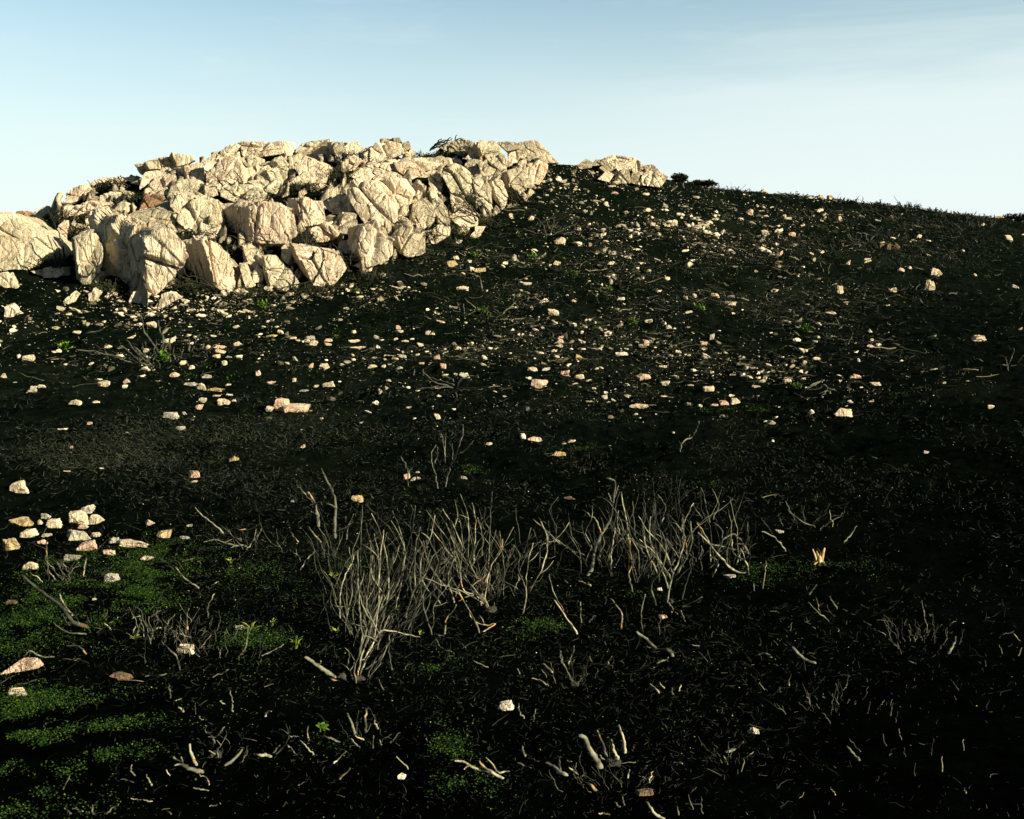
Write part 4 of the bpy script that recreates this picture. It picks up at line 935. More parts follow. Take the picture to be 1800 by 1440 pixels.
# ------------------------------------------------------------------ traced bare stems of the foreground
TR = {
'P': "455,1360;440,1290;470,1180;490,1070;480,940;470,830;480,720;430,620;410,510 455,1360;500,1150;530,1080;545,980;500,890;475,800;465,650;465,520 470,1340;520,1200;600,1080;560,980;520,870;540,700;560,560 520,1330;600,1180;700,1060;800,930;860,840 540,1330;640,1150;740,1000;850,850 480,1280;550,1150;590,950;600,700;610,560;630,400 500,1290;580,1230;640,1160 445,1340;400,1250;410,1180;400,1150 530,1340;600,1250;650,1130 490,1270;560,1110;620,1030;720,1045;860,1075 355,960;350,870;370,720;420,620;440,560 380,1000;420,830;430,650 470,1200;545,950;640,760;720,500;740,470 500,1150;590,900;650,700;690,570 540,1060;610,880;700,720;760,560;800,430;825,245 560,1020;640,880;655,640;600,400;550,295 600,900;600,650;570,420 640,860;700,760;760,540;740,420;680,270 650,840;560,700;545,470 700,900;745,700;760,520;680,340 215,380;205,280;180,210;150,160 190,230;130,170;75,110 320,455;318,330;325,230;300,150;260,70;232,10 312,180;305,130;322,100 235,480;200,440;145,370 200,530;140,590;105,650 90,480;45,420 395,460;395,400;415,355 935,1060;890,930;860,780;850,650;855,510 930,1050;1040,1080;1090,1090;1145,1145 945,1080;1000,1150;1055,1168 940,980;950,870;1030,760;1060,700 1300,910;1250,820;1140,790;1110,680;1120,500;1070,380;1000,260 1300,910;1210,690;1170,600;1165,430;1165,330;1110,170 1200,620;1205,450;1210,330;1190,220 1290,640;1300,400;1310,200;1315,160 1300,400;1260,330;1270,255 1380,940;1470,965;1530,850;1530,690;1550,560;1575,480 1545,790;1610,680;1660,530;1660,430;1610,320 1800,515;1740,480;1650,400;1575,330 1290,900;1230,810;1100,760;1010,740 1240,1050;1180,930;1120,820;1060,700 1240,1050;1330,990;1260,1000;1180,950;1160,880 1360,815;1345,720;1340,620 1010,1060;1020,980;1090,870 680,1290;665,1200;655,1120 630,1420;590,1340 1280,860;1180,770;1280,680 1300,890;1150,800;980,740;860,690 1290,900;1160,720;1060,570;950,430;920,400 1040,850;960,760;850,640;810,570 1000,870;900,770;860,600;930,430;950,310 790,1000;860,840;960,640;1010,500 840,880;790,700;850,480;850,380 760,950;820,760;830,500;860,380 1080,860;1030,700;1080,540;1020,360 1240,880;1280,700;1340,570;1400,480;1450,380 1260,850;1300,640;1370,500;1360,400 1250,560;1250,420;1225,320 1400,640;1440,520 1450,640;1500,560;1545,440;1560,380 1480,660;1530,560",
'Q': "240,578;265,550;280,470;310,380;370,270;385,170;385,70;345,58 375,260;390,160;410,100 380,200;360,140 480,480;465,380;450,260;435,190;425,135 415,360;405,270;415,230 375,570;375,440;395,330 325,360;290,280;225,225 500,360;490,260;485,180 545,350;550,240;545,125 610,480;575,380;580,260 640,300;655,195;620,145 665,720;690,600;730,490;755,400;750,250 745,700;770,600;800,500;805,450 660,700;720,775 610,730;585,620;640,540;640,350;600,310 735,750;760,815 735,740;855,685 1100,550;1040,555;960,490;905,420;830,345 1100,560;1080,500;1020,460;1010,380 1100,460;1050,380;1020,355;960,385 1100,460;1000,430;870,400 905,580;935,500;900,470 935,470;955,330;910,290 895,300;870,200;850,110 910,280;940,200;905,115 745,330;805,190 855,275;805,200 715,470;680,400;600,340 770,490;750,350;690,290;640,360 485,660;470,540;490,505 250,475;150,430;80,380;0,310 0,560;35,450;35,350;0,290 200,880;130,780;75,700 130,770;60,640;45,565 425,860;430,780;370,690 700,1000;680,970;620,965;560,910;510,870 700,560;640,420;560,330;520,260 690,590;600,450;520,380 720,560;800,400;790,290 620,560;560,440;540,300 830,500;860,400;830,300 560,480;500,400;460,330 900,500;880,380;830,300 675,640;640,540;610,440 540,880;530,800;550,670 625,880;635,790 1295,445;1230,370;1165,340 1455,318;1380,290;1320,240;1295,185 1595,400;1640,350;1665,300 1170,640;1185,560;1190,490 1130,655;1125,600 1530,815;1480,780;1410,710 1480,780;1455,690 1415,675;1455,620 1565,750;1525,680 1100,390;1090,290 215,820;215,710 185,1140;130,1060;105,970 140,1050;160,1000;180,940 185,1140;250,1090 270,630;200,600 110,850;50,810 250,820;290,780",
'F': "475,840;380,810;330,740;250,680;180,620;115,565 470,880;350,870;280,820 385,790;340,730;315,670 250,560;248,470;245,390 300,600;250,540 230,610;160,560 550,590;450,600;380,600 590,550;530,590;470,590 350,530;320,500 440,580;455,480 1190,355;1110,290;1025,215 1315,420;1210,410;1130,385;1075,395 1320,330;1200,320;1150,300 1060,640;1000,610;925,530 1160,600;1090,640 1100,800;1095,740;1130,670 990,860;985,770 950,1080;930,1000;880,950;850,920 755,1108;850,1095;880,1092 1115,1110;1200,1068 1360,1000;1500,935 465,990;420,950;345,940 300,1000;230,1000;150,965 720,900;745,800 790,790;850,750 690,800;740,780 860,840;790,870 590,860;550,820 1010,900;950,880 1000,950;1050,1000 1350,390;1380,330 660,780;690,750 570,820;620,790 700,880;720,830 900,880;940,840 1050,960;1110,890",
'R1': "1510,900;1500,860;1440,800;1450,780 1505,860;1540,830;1580,780 1385,1060;1350,980;1330,900 1440,1100;1350,1080;1260,1030;1215,990 1575,1060;1640,1010;1705,940 1700,1035;1730,970;1740,910 1535,995;1470,945 955,1135;920,1080;925,1050 950,1180;850,1150 1070,1200;1025,1120 740,1400;790,1350;835,1320 1080,1310;1000,1300;925,1290 500,1385;450,1345 600,1370;500,1350 650,1400;650,1320 1210,1390;1170,1365 1480,1240;1360,1210 1530,1335;1470,1335 440,1230;490,1130 1475,1190;1450,1140;1400,1120 1200,1130;1170,1085 1300,680;1250,640 1430,740;1400,710 1200,590;1190,500 1280,590;1230,605 1640,620;1620,520 1580,630;1545,605 1630,680;1635,630",
'R2': "310,995;280,985;190,980 310,975;370,910 330,990;400,910;430,850;410,760 615,990;560,930;510,880 565,905;565,780 795,895;740,870;670,845 895,850;870,760;840,690 975,830;970,750;975,670 935,930;870,865 1020,940;1030,840 1080,915;1070,880 1140,905;1210,820 770,1155;860,1070 740,1050;830,960 1280,1080;1190,990 490,1195;560,1155 1430,900;1390,860 410,910;460,950;480,980 430,850;500,855 960,880;900,850 1060,810;1030,740 265,720;270,690;310,675",
'R3': "345,1155;260,1100;200,1060;170,1020 400,1095;300,1110;150,1080;60,1030;0,1020 495,985;470,910 595,1030;515,1000 790,1130;740,1110;690,1060;640,1035 1020,1070;980,990;930,920;905,850;870,840 1065,1000;1040,910;1000,810 1155,1030;1120,960;1100,870 1190,970;1180,860;1150,770 1245,960;1260,905 995,1230;930,1175 1095,1395;1010,1385 1160,1350;1125,1310 1190,1340;1180,1270 1610,1045;1540,1030 1285,1110;1350,1050 1360,1180;1390,1100 1475,1440;1400,1385;1350,1310 1575,1400;1560,1330 545,1075;440,1030 870,1125;805,1070 460,415;435,370 485,725;450,680;445,620 550,750;565,660 240,375;130,320 840,480;790,420 880,470;930,420 780,380;745,310;740,250 790,350;820,300;840,220 690,410;620,340 660,500;600,460;540,445 770,520;740,480 1000,360;1070,340;1100,290 960,330;945,290 1440,550;1370,480 1530,560;1525,510 1570,540;1590,490 1470,520;1440,480 1410,345;1500,300 735,1060;737,990 825,1030;780,1020 1215,1150;1225,1080 1050,1020;1015,980 1700,1200;1640,1250",
'R4': "865,380;875,310 700,345;695,295 560,375;570,310 820,415;860,380 715,440;660,410 750,440;735,410 785,570;735,510 940,775;870,690 945,730;880,655 1310,740;1325,650 1155,660;1140,600 1175,745;1165,690 1395,205;1425,165;1440,115 1155,205;1130,145 1235,260;1190,240 220,720;250,715;315,665 240,790;215,740 310,830;325,760 310,760;375,715 710,260;650,240;580,170 475,225;430,205;385,215 135,250;85,195 1070,690;1055,620 1225,850;1225,780 810,950;780,905 1495,930;1485,900 1485,720;1480,650 1780,140;1740,90 1690,210;1670,160 1600,275;1595,235 1400,1300;1380,1240 60,1030;30,940 105,1050;100,960 700,1070;690,1030 1370,820;1365,740 1120,570;1135,510 975,520;990,460 665,510;610,460 1460,400;1410,340",
}
ANCH = [ # root crown in photo pixels, reach, label, words for the stub count
 (632,1190,190,'tallest thicket of thin bare stems in the centre left foreground'),
 (590,955,75,'pair of thick pale forked stems standing behind the tall thicket'),
 (760,1118,75,'bent bare stems right of the tall thicket, two of them lying down'),
 (862,1070,95,'dense tangle of curved bare stems in the centre of the foreground'),
 (925,1085,60,'long curling stem sweeping up from the centre tangle'),
 (1035,1010,70,'tall forked pale stem at the left end of the right thicket'),
 (1175,1055,90,'crisscrossing pale stems in the middle of the right thicket'),
 (1310,1000,85,'looping pale stems at the right end of the right thicket'),
 (1010,1200,45,'small forked burnt bush right of the black streaked stone'),
 (155,1100,50,'long pale branch rising leftwards over the green ground cover'),
 (130,1015,70,'low burnt bush just below the stone pile'),
 (400,960,60,'black branches reaching left behind the green patch'),
 (355,1035,45,'little fan of burnt twigs in the green patch'),
 (300,1110,75,'root crown of short burnt stubs left of the pale cracked stone'),
 (365,1170,60,'burnt stubs surrounding the pale cracked stone'),
 (378,1325,60,'forked silvery stubs low in the left foreground'),
 (485,1325,50,'zigzag burnt twigs left of the leafy seedling'),
 (645,1305,50,'upright silvery stubs right of the leafy seedling'),
 (870,1360,70,'long pale twigs lying near the bottom centre'),
 (1080,1340,90,'thick charred trunks with orange scorched bases near the bottom'),
 (250,1420,90,'scattered burnt twigs along the bottom left'),
 (1420,1060,60,'thin burnt twigs below the splintered stump'),
 (1450,1240,60,'burst of short burnt stubs in the dark lower right'),
 (1600,1120,90,'fan of thin burnt stubs at the right of the foreground'),
 (1500,1330,55,'three thin leaning burnt sticks in the lower right'),
 (1280,1330,40,'forked silvery stubs beside the small white stone at lower right'),
 (1400,930,60,'curved burnt twigs behind the splintered stump'),
]
px_thick = {'P': 3.4, 'Q': 3.5, 'F': 3.9, 'R1': 4.2, 'R2': 4.2, 'R3': 4.4, 'R4': 2.7}
THICK = {('P', 320, 455): 7, ('P', 215, 380): 7, ('Q', 700, 1000): 9, ('Q', 240, 578): 6.5, ('F', 475, 840): 8, ('R4', 710, 260): 9, ('R3', 1020, 1070): 14, ('R3', 790, 1130): 10, ('R3', 400, 1095): 7, ('R3', 345, 1155): 7, ('R3', 1155, 1030): 8, ('R3', 1190, 970): 7, ('R3', 1065, 1000): 7,
         ('R1', 1440, 1100): 9, ('R1', 1385, 1060): 8, ('R2', 310, 995): 8, ('R1', 1575, 1060): 7, ('R4', 220, 720): 8, ('R4', 1395, 205): 6, ('R4', 475, 225): 7, ('R2', 975, 830): 7, ('R2', 895, 850): 7, ('Q', 1100, 550): 5.5, ('Q', 1100, 460): 5.5, ('R4', 940, 775): 6, ('R3', 995, 1230): 8, ('R3', 1475, 1440): 8}
def line3d(pts, thick, rg, n=None, sway=0.16, pull=0.0):
    P2 = np.array(pts, float)
    n = n or max(6, int(3 * len(P2)) + 2)
    C = bend(P2, n)
    C[1:] += rg.normal(0, 0.7, C[1:].shape)
    Hh, ok = hit(C[:, 0], C[:, 1])
    Y0 = Hh[0, 1] - pull
    tw = np.linspace(0, 1, n); walk = rg.normal(0, 1) * tw + rg.normal(0, .35) * np.sin(tw * 3.1) + rg.normal(0, .12) * np.sin(tw * 7); walk = walk / max(np.abs(walk).max(), 1e-6) * sway * rg.uniform(0.6, 2.6) * 2.2 * np.linalg.norm(P2[-1] - P2[0]) * Y0 / F
    Yv = np.minimum(Hh[:, 1] - 0.02, Y0 + walk)
    tx, tz = ray(C[:, 0], C[:, 1])
    X = np.column_stack([tx * Yv, Yv, tz * Yv])
    if pull == 0: X[:, 2] += float(H(X[0, 0], X[0, 1])) - X[0, 2]      # the foot always stands on the ground
    X[0, 2] -= 0.03
    r = thick / 2 * Y0 / F * np.linspace(1.0, 0.5, n) * (1 + rg.normal(0, 0.10, n))
    return X, r
tr = np.random.default_rng(5)
groups = {}; loose = []
for ck, txt in TR.items():
    for l in txt.split():
        raw = [tuple(map(float, q.split(','))) for q in l.split(';')]
        pts = crop(ck, raw); th = THICK.get((ck, int(raw[0][0]), int(raw[0][1])), px_thick[ck] * tr.uniform(0.7, 1.15))
        bx_, by_ = pts[0]
        best = min(range(len(ANCH)), key=lambda i: math.hypot(bx_ - ANCH[i][0], by_ - ANCH[i][1]) / ANCH[i][2])
        if math.hypot(bx_ - ANCH[best][0], by_ - ANCH[best][1]) < ANCH[best][2]: groups.setdefault(best, []).append((pts, th))
        else: loose.append((pts, th))
def stem_obj(pts_list, root, name='stem', m=WOOD, tone=None, rgx=tr):
    L = []
    t0 = np.clip(rgx.normal(0.60 if pts_list[0][0][0][0] < 1400 else 0.4, 0.2), 0.1, 0.92) if tone is None else tone
    for pts, th in pts_list:
        X, r = line3d(pts, th, rgx)
        tn = np.full(len(X), t0)
        if rgx.random() < 0.22 and tone is None: tn[:max(1, len(X) // 3)] = 1.0
        L.append((X, r, tn))
    V, Fc, T = tubes(L, 6)
    if root is None:
        org = L[0][0][0]; return obj(name, mesh(name, V - org, tri_quads(Fc), m, attr=T), None, org)
    return obj(name, mesh(name, V - np.array(root.location), tri_quads(Fc), m, attr=T), root)
roots = {}
for i, (ax, ay, rad, lb) in enumerate(ANCH):
    (P,), _ = hit([ax], [ay])
    r_ = tag(obj('burnt_shrub', None, None, P), lb, 'burnt shrub', 'bare burnt shrubs of the foreground'); roots[i] = r_
    for pts, th in groups.get(i, []):
        sub = [(pts, th)]
        if len(pts) > 3 and tr.random() < 0.8:     # a side twig or two
            for _ in range(tr.integers(1, 3)):
                k = tr.integers(1, len(pts) - 1); a = np.array(pts[k]); dv = np.array(pts[k + 1]) - a; L_ = tr.uniform(0.5, 1.1) * np.linalg.norm(dv)
                an = math.atan2(dv[1], dv[0]) + tr.choice([-1, 1]) * tr.uniform(0.4, 0.9)
                q1 = a + 0.5 * L_ * np.array([math.cos(an), math.sin(an)]); q2 = q1 + 0.5 * L_ * np.array([math.cos(an - .3), math.sin(an - .3)])
                sub.append(None); sub[-1] = ([tuple(a), tuple(q1), tuple(q2)], th * 0.55, k)
        main_l = sub[0]; L = []
        X, r = line3d(pts, th, tr); t0 = float(np.clip(tr.normal(0.60 if pts[0][0] < 1400 else 0.42, 0.2), 0.12, 0.94)); tn = np.full(len(X), t0)
        if tr.random() < 0.25: s_ = tr.integers(0, len(X) - 2); tn[s_:s_ + 2] = 1.0
        L.append((X, r, tn))
        for q in sub[1:]:
            k = int(round(q[2] / (len(pts) - 1) * (len(X) - 1))); Xa = X[k]
            C2 = bend(np.array(q[0]), 5); tx, tz = ray(C2[:, 0], C2[:, 1]); Yv = Xa[1] + np.linspace(0, tr.normal(0, .12), 5)
            XX = np.column_stack([tx * Yv, Yv, tz * Yv]); XX += (Xa - XX[0])
            L.append((XX, q[1] / 2 * Xa[1] / F * np.linspace(1, .5, 5), np.full(5, t0)))
        V, Fc, T = tubes(L, 6)
        obj('stem', mesh('stem', V - np.array(r_.location), tri_quads(Fc), WOOD, attr=T), r_)
# the thin stems that fill the thickets, grown from the crowns
def fill(root, bx_, by_, w, hgt, n, lean, th=1.8, m=WOOD, tone=None, sp=0.25, parts=True, rg=tr):
    (P,), _ = hit([bx_], [by_]); out_l = []
    n = int(n * 1.35)
    for k in range(n):
        x0 = bx_ + rg.normal(0, w * 0.35); y0 = by_ + rg.normal(0, min(w, 50) * 0.16); h = hgt * (0.2 + 0.85 * rg.random() ** 1.7)
        dx = (x0 - bx_) * sp + lean * h + rg.normal(0, 0.42 * h)
        pts = [(x0, y0)]; ns = 4; bw = rg.uniform(0.5, 1.6)
        for s in range(1, ns + 1):
            f = s / ns; pts.append((x0 + dx * f ** bw + rg.normal(0, 0.05 * h), y0 - h * f + rg.normal(0, 0.02 * h)))
        t0 = float(np.clip(rg.normal(0.36, 0.24), 0.02, 0.88)) if tone is None else tone
        X, r = line3d(pts, th * rg.uniform(0.6, 1.2), rg, 9)
        L = [(X, r, np.full(9, t0))]
        for _ in range(rg.integers(0, 3)):
            i = rg.integers(2, 7); a = X[i]; u = X[i + 1] - X[i - 1]; u = u / np.linalg.norm(u)
            v = unit(u + rg.normal(0, 0.5, 3)); ll = np.linalg.norm(X[-1] - X[0]) * rg.uniform(0.2, 0.45)
            tt = np.linspace(0, 1, 5)[:, None]; Xb = a + v * ll * tt + np.array([0, 0, 1]) * ll * 0.25 * tt ** 2 + rg.normal(0, ll * .02, (5, 3)) * tt
            L.append((Xb, r[i] * 0.6 * np.linspace(1, .6, 5), np.full(5, t0)))
        out_l.append(L)
    loc = np.array(root.location) if root else P
    if parts:
        for L in out_l:
            V, Fc, T = tubes(L, 5); obj('stem', mesh('stem', V - loc, tri_quads(Fc), m, attr=T), root)
    elif root:
        V, Fc, T = tubes([q for L in out_l for q in L], 4); return obj('stem', mesh('stem', V - loc, tri_quads(Fc), m, attr=T), root)
    else:
        V, Fc, T = tubes([q for L in out_l for q in L], 4); return obj('burnt_shrub', mesh('burnt_shrub', V - loc, tri_quads(Fc), m, attr=T), None, P)
for i, a in [(0, (640,1120,90,220,34,.05)), (0, (670,1050,130,170,24,.05)), (3, (850,1040,150,150,34,.02)), (3, (790,1020,130,120,16,0)), (4, (900,990,90,110,10,.05)), (5, (1060,990,60,110,12,.05)), (6, (1140,1010,130,150,26,0)), (6,(1190,960,110,120,14,.0)), (7, (1240,990,90,120,14,-.1)),
             (1, (570,980,70,70,12,-.1)), (10, (125,1015,60,40,12,0)), (11, (440,960,70,50,10,-.2)), (13, (300,1120,150,48,34,.1)), (14, (370,1150,110,55,22,.15)), (23, (1620,1125,120,45,22,0)), (22, (1470,1240,110,40,16,-.2)), (9, (150,1105,60,30,8,-.5)),
             (15, (390,1320,70,40,8,0)), (17, (640,1300,60,50,8,0)), (19, (1090,1380,130,50,16,.0)), (26, (1420,930,90,45,10,0)), (25, (1275,1335,70,40,8,0)), (8,(1005,1195,60,40,8,0))]:
    fill(roots[i], *a)
sticks = []
for pts, th in loose:
    o = stem_obj([(pts, th)], None, 'fallen_stick'); mx_, my_ = np.mean(pts, axis=0)
    tag(o, None, 'stick', 'loose burnt sticks on the ground')
    ln = math.hypot(pts[-1][0] - pts[0][0], pts[-1][1] - pts[0][1])
    sticks.append((o, mx_, my_, '%s burnt stick' % ('long' if ln > 38 else 'short')))
name_all(sticks)

# root crowns: knotty burls at the base of the larger shrubs
def burl(px, py, w, root, m=CHAR, tone=0.5):
    (P,), _ = hit([px], [py]); d = np.linalg.norm(P) / F
    V, Fc = rnd_rock(tr, 4, p=8, n=8, rough=0.25)
    V = V * np.array([w / 2, w / 2, w * .3]) * d + P
    obj('root_crown', mesh('root_crown', V - np.array(root.location), Fc, m, attr=np.full(len(V), tone)), root)
for i, w in [(0, 26), (3, 24), (6, 22), (8, 16), (15, 26), (19, 30), (13, 22)]: burl(ANCH[i][0], ANCH[i][1] + 4, w, roots[i])
lg = tag(obj('burnt_log', None, None, hit([592], [1193])[0][0]), 'thick silvery branch stub with scorched base left of the tall thicket', 'log')
L = [line3d(crop('P', [(330,1350),(280,1310),(200,1250),(130,1200)]), 11, tr) + (np.array([1.0, 1.0] + [0.55] * 12)[:14],)]
V, Fc, T = tubes(L, 8); obj('trunk', mesh('trunk', V - np.array(lg.location), tri_quads(Fc), WOOD, attr=T), lg)
L = [line3d(crop('P', [(200,1250),(225,1240),(230,1225)]), 3.5, tr, 9) + (np.full(9, .9),)]
V, Fc, T = tubes(L, 6); obj('twig', mesh('twig', V - np.array(lg.location), tri_quads(Fc), WOOD, attr=T), lg)
V, Fc = rnd_rock(tr, 4, p=8, n=8, rough=0.3); P_ = hit([595], [1195])[0][0]; u_ = np.linalg.norm(P_) / F
obj('root_crown', mesh('root_crown', V * np.array([14, 12, 9]) * u_ + P_ - np.array(lg.location), Fc, CHAR, attr=np.full(len(V), .8)), lg)
# splintered stump
P_ = hit([1440], [992])[0][0]; u_ = np.linalg.norm(P_) / F
st = tag(obj('stump', None, None, P_), 'splintered orange stump with pale torn wood right of the thickets', 'stump')
SPL = attr_mat('torn_wood', [(0, (0.30, 0.17, 0.06)), (1, (0.62, 0.48, 0.27))], .9, .1)
for k, (dx, dy, hh, ww) in enumerate([(6, 0, 26, 4.5), (-3, 1, 22, 3.5), (-9, 0, 24, 2.5), (0, -1, 14, 6), (2, 1, 18, 4)]):
    L = [(np.array([[dx * .3, dy, -3], [dx * .6, dy, hh * .3], [dx * .9, dy, hh * .7], [dx * 1.3, dy, hh]]) * u_, np.array([1.2, 1, .8, .45]) * ww * u_ * .8, float(tr.uniform(.3, 1)))]
    V, Fc, T = tubes(L, 7); V += fbm(V, 60, 3, 4)[:, None] * u_ * 1.5; obj('splinter', mesh('splinter', V, tri_quads(Fc), SPL, attr=T), st)
for k in range(7):
    a = tr.uniform(0, 6.28); L = [(np.array([[0, 0, 2], [math.cos(a) * 10, math.sin(a) * 10, 1], [math.cos(a) * tr.uniform(14, 26), math.sin(a) * 20, -2]]) * u_, np.array([4, 3, 1.2]) * u_, .4)]
    V, Fc, T = tubes(L, 6); obj('root', mesh('root', V, tri_quads(Fc), SPL if k % 2 else WOOD, attr=T), st)

# ------------------------------------------------------------------ burnt shrubs of the slope and the outcrop
mid = []
def trace_shrub(lines, th, m, tone, label, cat='burnt shrub', pull=0.0):
    L = []
    for pts in lines:
        X, r = line3d(pts, th * tr.uniform(.8, 1.2), tr, pull=pull, sway=.05 if pull else .16); L.append((X, r, np.full(len(X), tone * tr.uniform(.8, 1.1))))
    P = L[0][0][0]; root = tag(obj('burnt_shrub', None, None, P), label, cat, 'burnt shrubs on the slope')
    for l in L:
        V, Fc, T = tubes([l], 5); obj('stem', mesh('stem', V - np.array(P), tri_quads(Fc), m, attr=T), root)
    return root
sh = trace_shrub([crop('S1', q) for q in [[(1120,240),(1060,150),(1010,80),(1000,0),(985,-40)], [(1130,220),(1150,140),(1120,60),(1110,10)], [(1040,340),(980,300),(900,230),(850,190)], [(1040,310),(960,240),(890,150)], [(1050,340),(900,290),(700,240),(540,220)], [(1330,250),(1370,170),(1405,110)], [(1360,250),(1420,190),(1435,175)], [(1420,270),(1500,190)], [(1190,220),(1195,140)], [(1330,240),(1335,150)],
   [(1100,330),(1000,320),(900,300),(840,280)], [(1230,290),(1220,190)], [(1060,320),(990,240),(940,190)], [(760,280),(740,230)], [(540,160),(600,110),(760,60),(830,10)]]], 4.2, WOOD, .33, 'spreading black bush with upright stubs on the left slope')
fill(sh, 290, 632, 90, 34, 14, 0, 3, WOOD, .3)
trace_shrub([crop('S2', q) for q in [[(1400,470),(1300,440),(1200,410)], [(1390,480),(1280,480),(1130,490)], [(1400,500),(1330,510),(1250,525)], [(1420,490),(1520,490),(1640,480)], [(1430,500),(1560,500),(1680,470),(1750,480)], [(1410,460),(1450,420),(1560,400)], [(1400,460),(1380,420),(1330,400)], [(1110,400),(1115,360)], [(1175,400),(1175,360)], [(1370,480),(1250,440),(1170,370)], [(1400,520),(1410,560)]]], 3.6, WOOD, .35, 'radiating low burnt bush in the middle of the slope')
trace_shrub([crop('S2', q) for q in [[(1280,1195),(1265,1110),(1235,1000),(1240,930),(1265,890)], [(1330,1180),(1350,1080),(1390,990),(1430,880),(1455,800),(1460,740)], [(1395,970),(1450,930),(1530,850)], [(1385,990),(1385,880)], [(1255,1010),(1280,930),(1275,895)], [(1330,1010),(1320,880),(1300,800)], [(1330,930),(1335,800)], [(1075,1090),(1050,1030),(1020,960),(1060,930)], [(1070,1180),(1075,1080),(1100,1040)]]], 2.6, WOOD, .55, 'lone bare sapling with forked thin twigs above the thickets')
trace_shrub([crop('S3', q) for q in [[(1183,940),(1190,890),(1220,855),(1270,830),(1300,770),(1320,730)], [(1235,850),(1250,820)]]], 3, WOOD, .75, 'single pale kinked twig standing on the dark slope')
trace_shrub([crop('C', q) for q in [[(200,1200),(210,1140)], [(290,1200),(350,1150),(430,1060)], [(310,1200),(420,1170),(550,1130)], [(240,1190),(160,1170),(50,1210)], [(60,1190),(50,1130)], [(370,1130),(375,1060)], [(170,1050),(150,960),(100,940)], [(460,1120),(465,1080)], [(250,1070),(300,1030),(320,990)], [(30,1180),(20,1120)], [(130,1160),(60,1100)]]], 3, WOOD, .5, 'stubby burnt bush with green sprouts below the outcrop')
trace_shrub([crop('S4', q) for q in [[(1690,370),(1680,320),(1670,270)], [(1690,330),(1620,325)], [(1700,330),(1780,320)], [(1690,320),(1720,250),(1730,210)], [(1760,310),(1780,280),(1800,265)], [(1520,300),(1440,270)]]], 3, WOOD, .4, 'sparse grey twigs near the right edge, mid slope')
trace_shrub([crop('S4', q) for q in [[(480,510),(420,490),(400,470),(330,500),(240,500)], [(260,560),(320,560),(400,520),(420,490)], [(170,520),(260,560)], [(230,520),(280,490),(400,430)], [(470,500),(360,520)], [(250,500),(330,450),(400,425)], [(280,220),(330,190)], [(200,210),(150,185)], [(560,180),(600,100)]]], 3.4, WOOD, .45, 'coiled pale twigs left of the largest rock at right')
trace_shrub([crop('D', q) for q in [[(800,745),(760,730),(700,700),(690,640)], [(810,740),(800,700),(740,680)], [(820,740),(860,690),(890,650)], [(790,740),(730,740),(680,700)], [(830,745),(880,720),(940,715)], [(530,930),(510,880),(495,850)], [(560,940),(575,880)]]], 2.6, WOOD, .3, 'dark spiky bush above the three brown rocks')
trace_shrub([crop('C', q) for q in [[(580,700),(560,640),(520,590),(480,560)], [(600,690),(620,640),(630,580)], [(590,700),(660,690),(760,670)], [(570,690),(500,680),(430,650)], [(590,660),(580,580)], [(620,690),(700,650),(770,620)]]], 3.2, CHAR, .7, 'black branching bush left of the cream rock below the saddle')
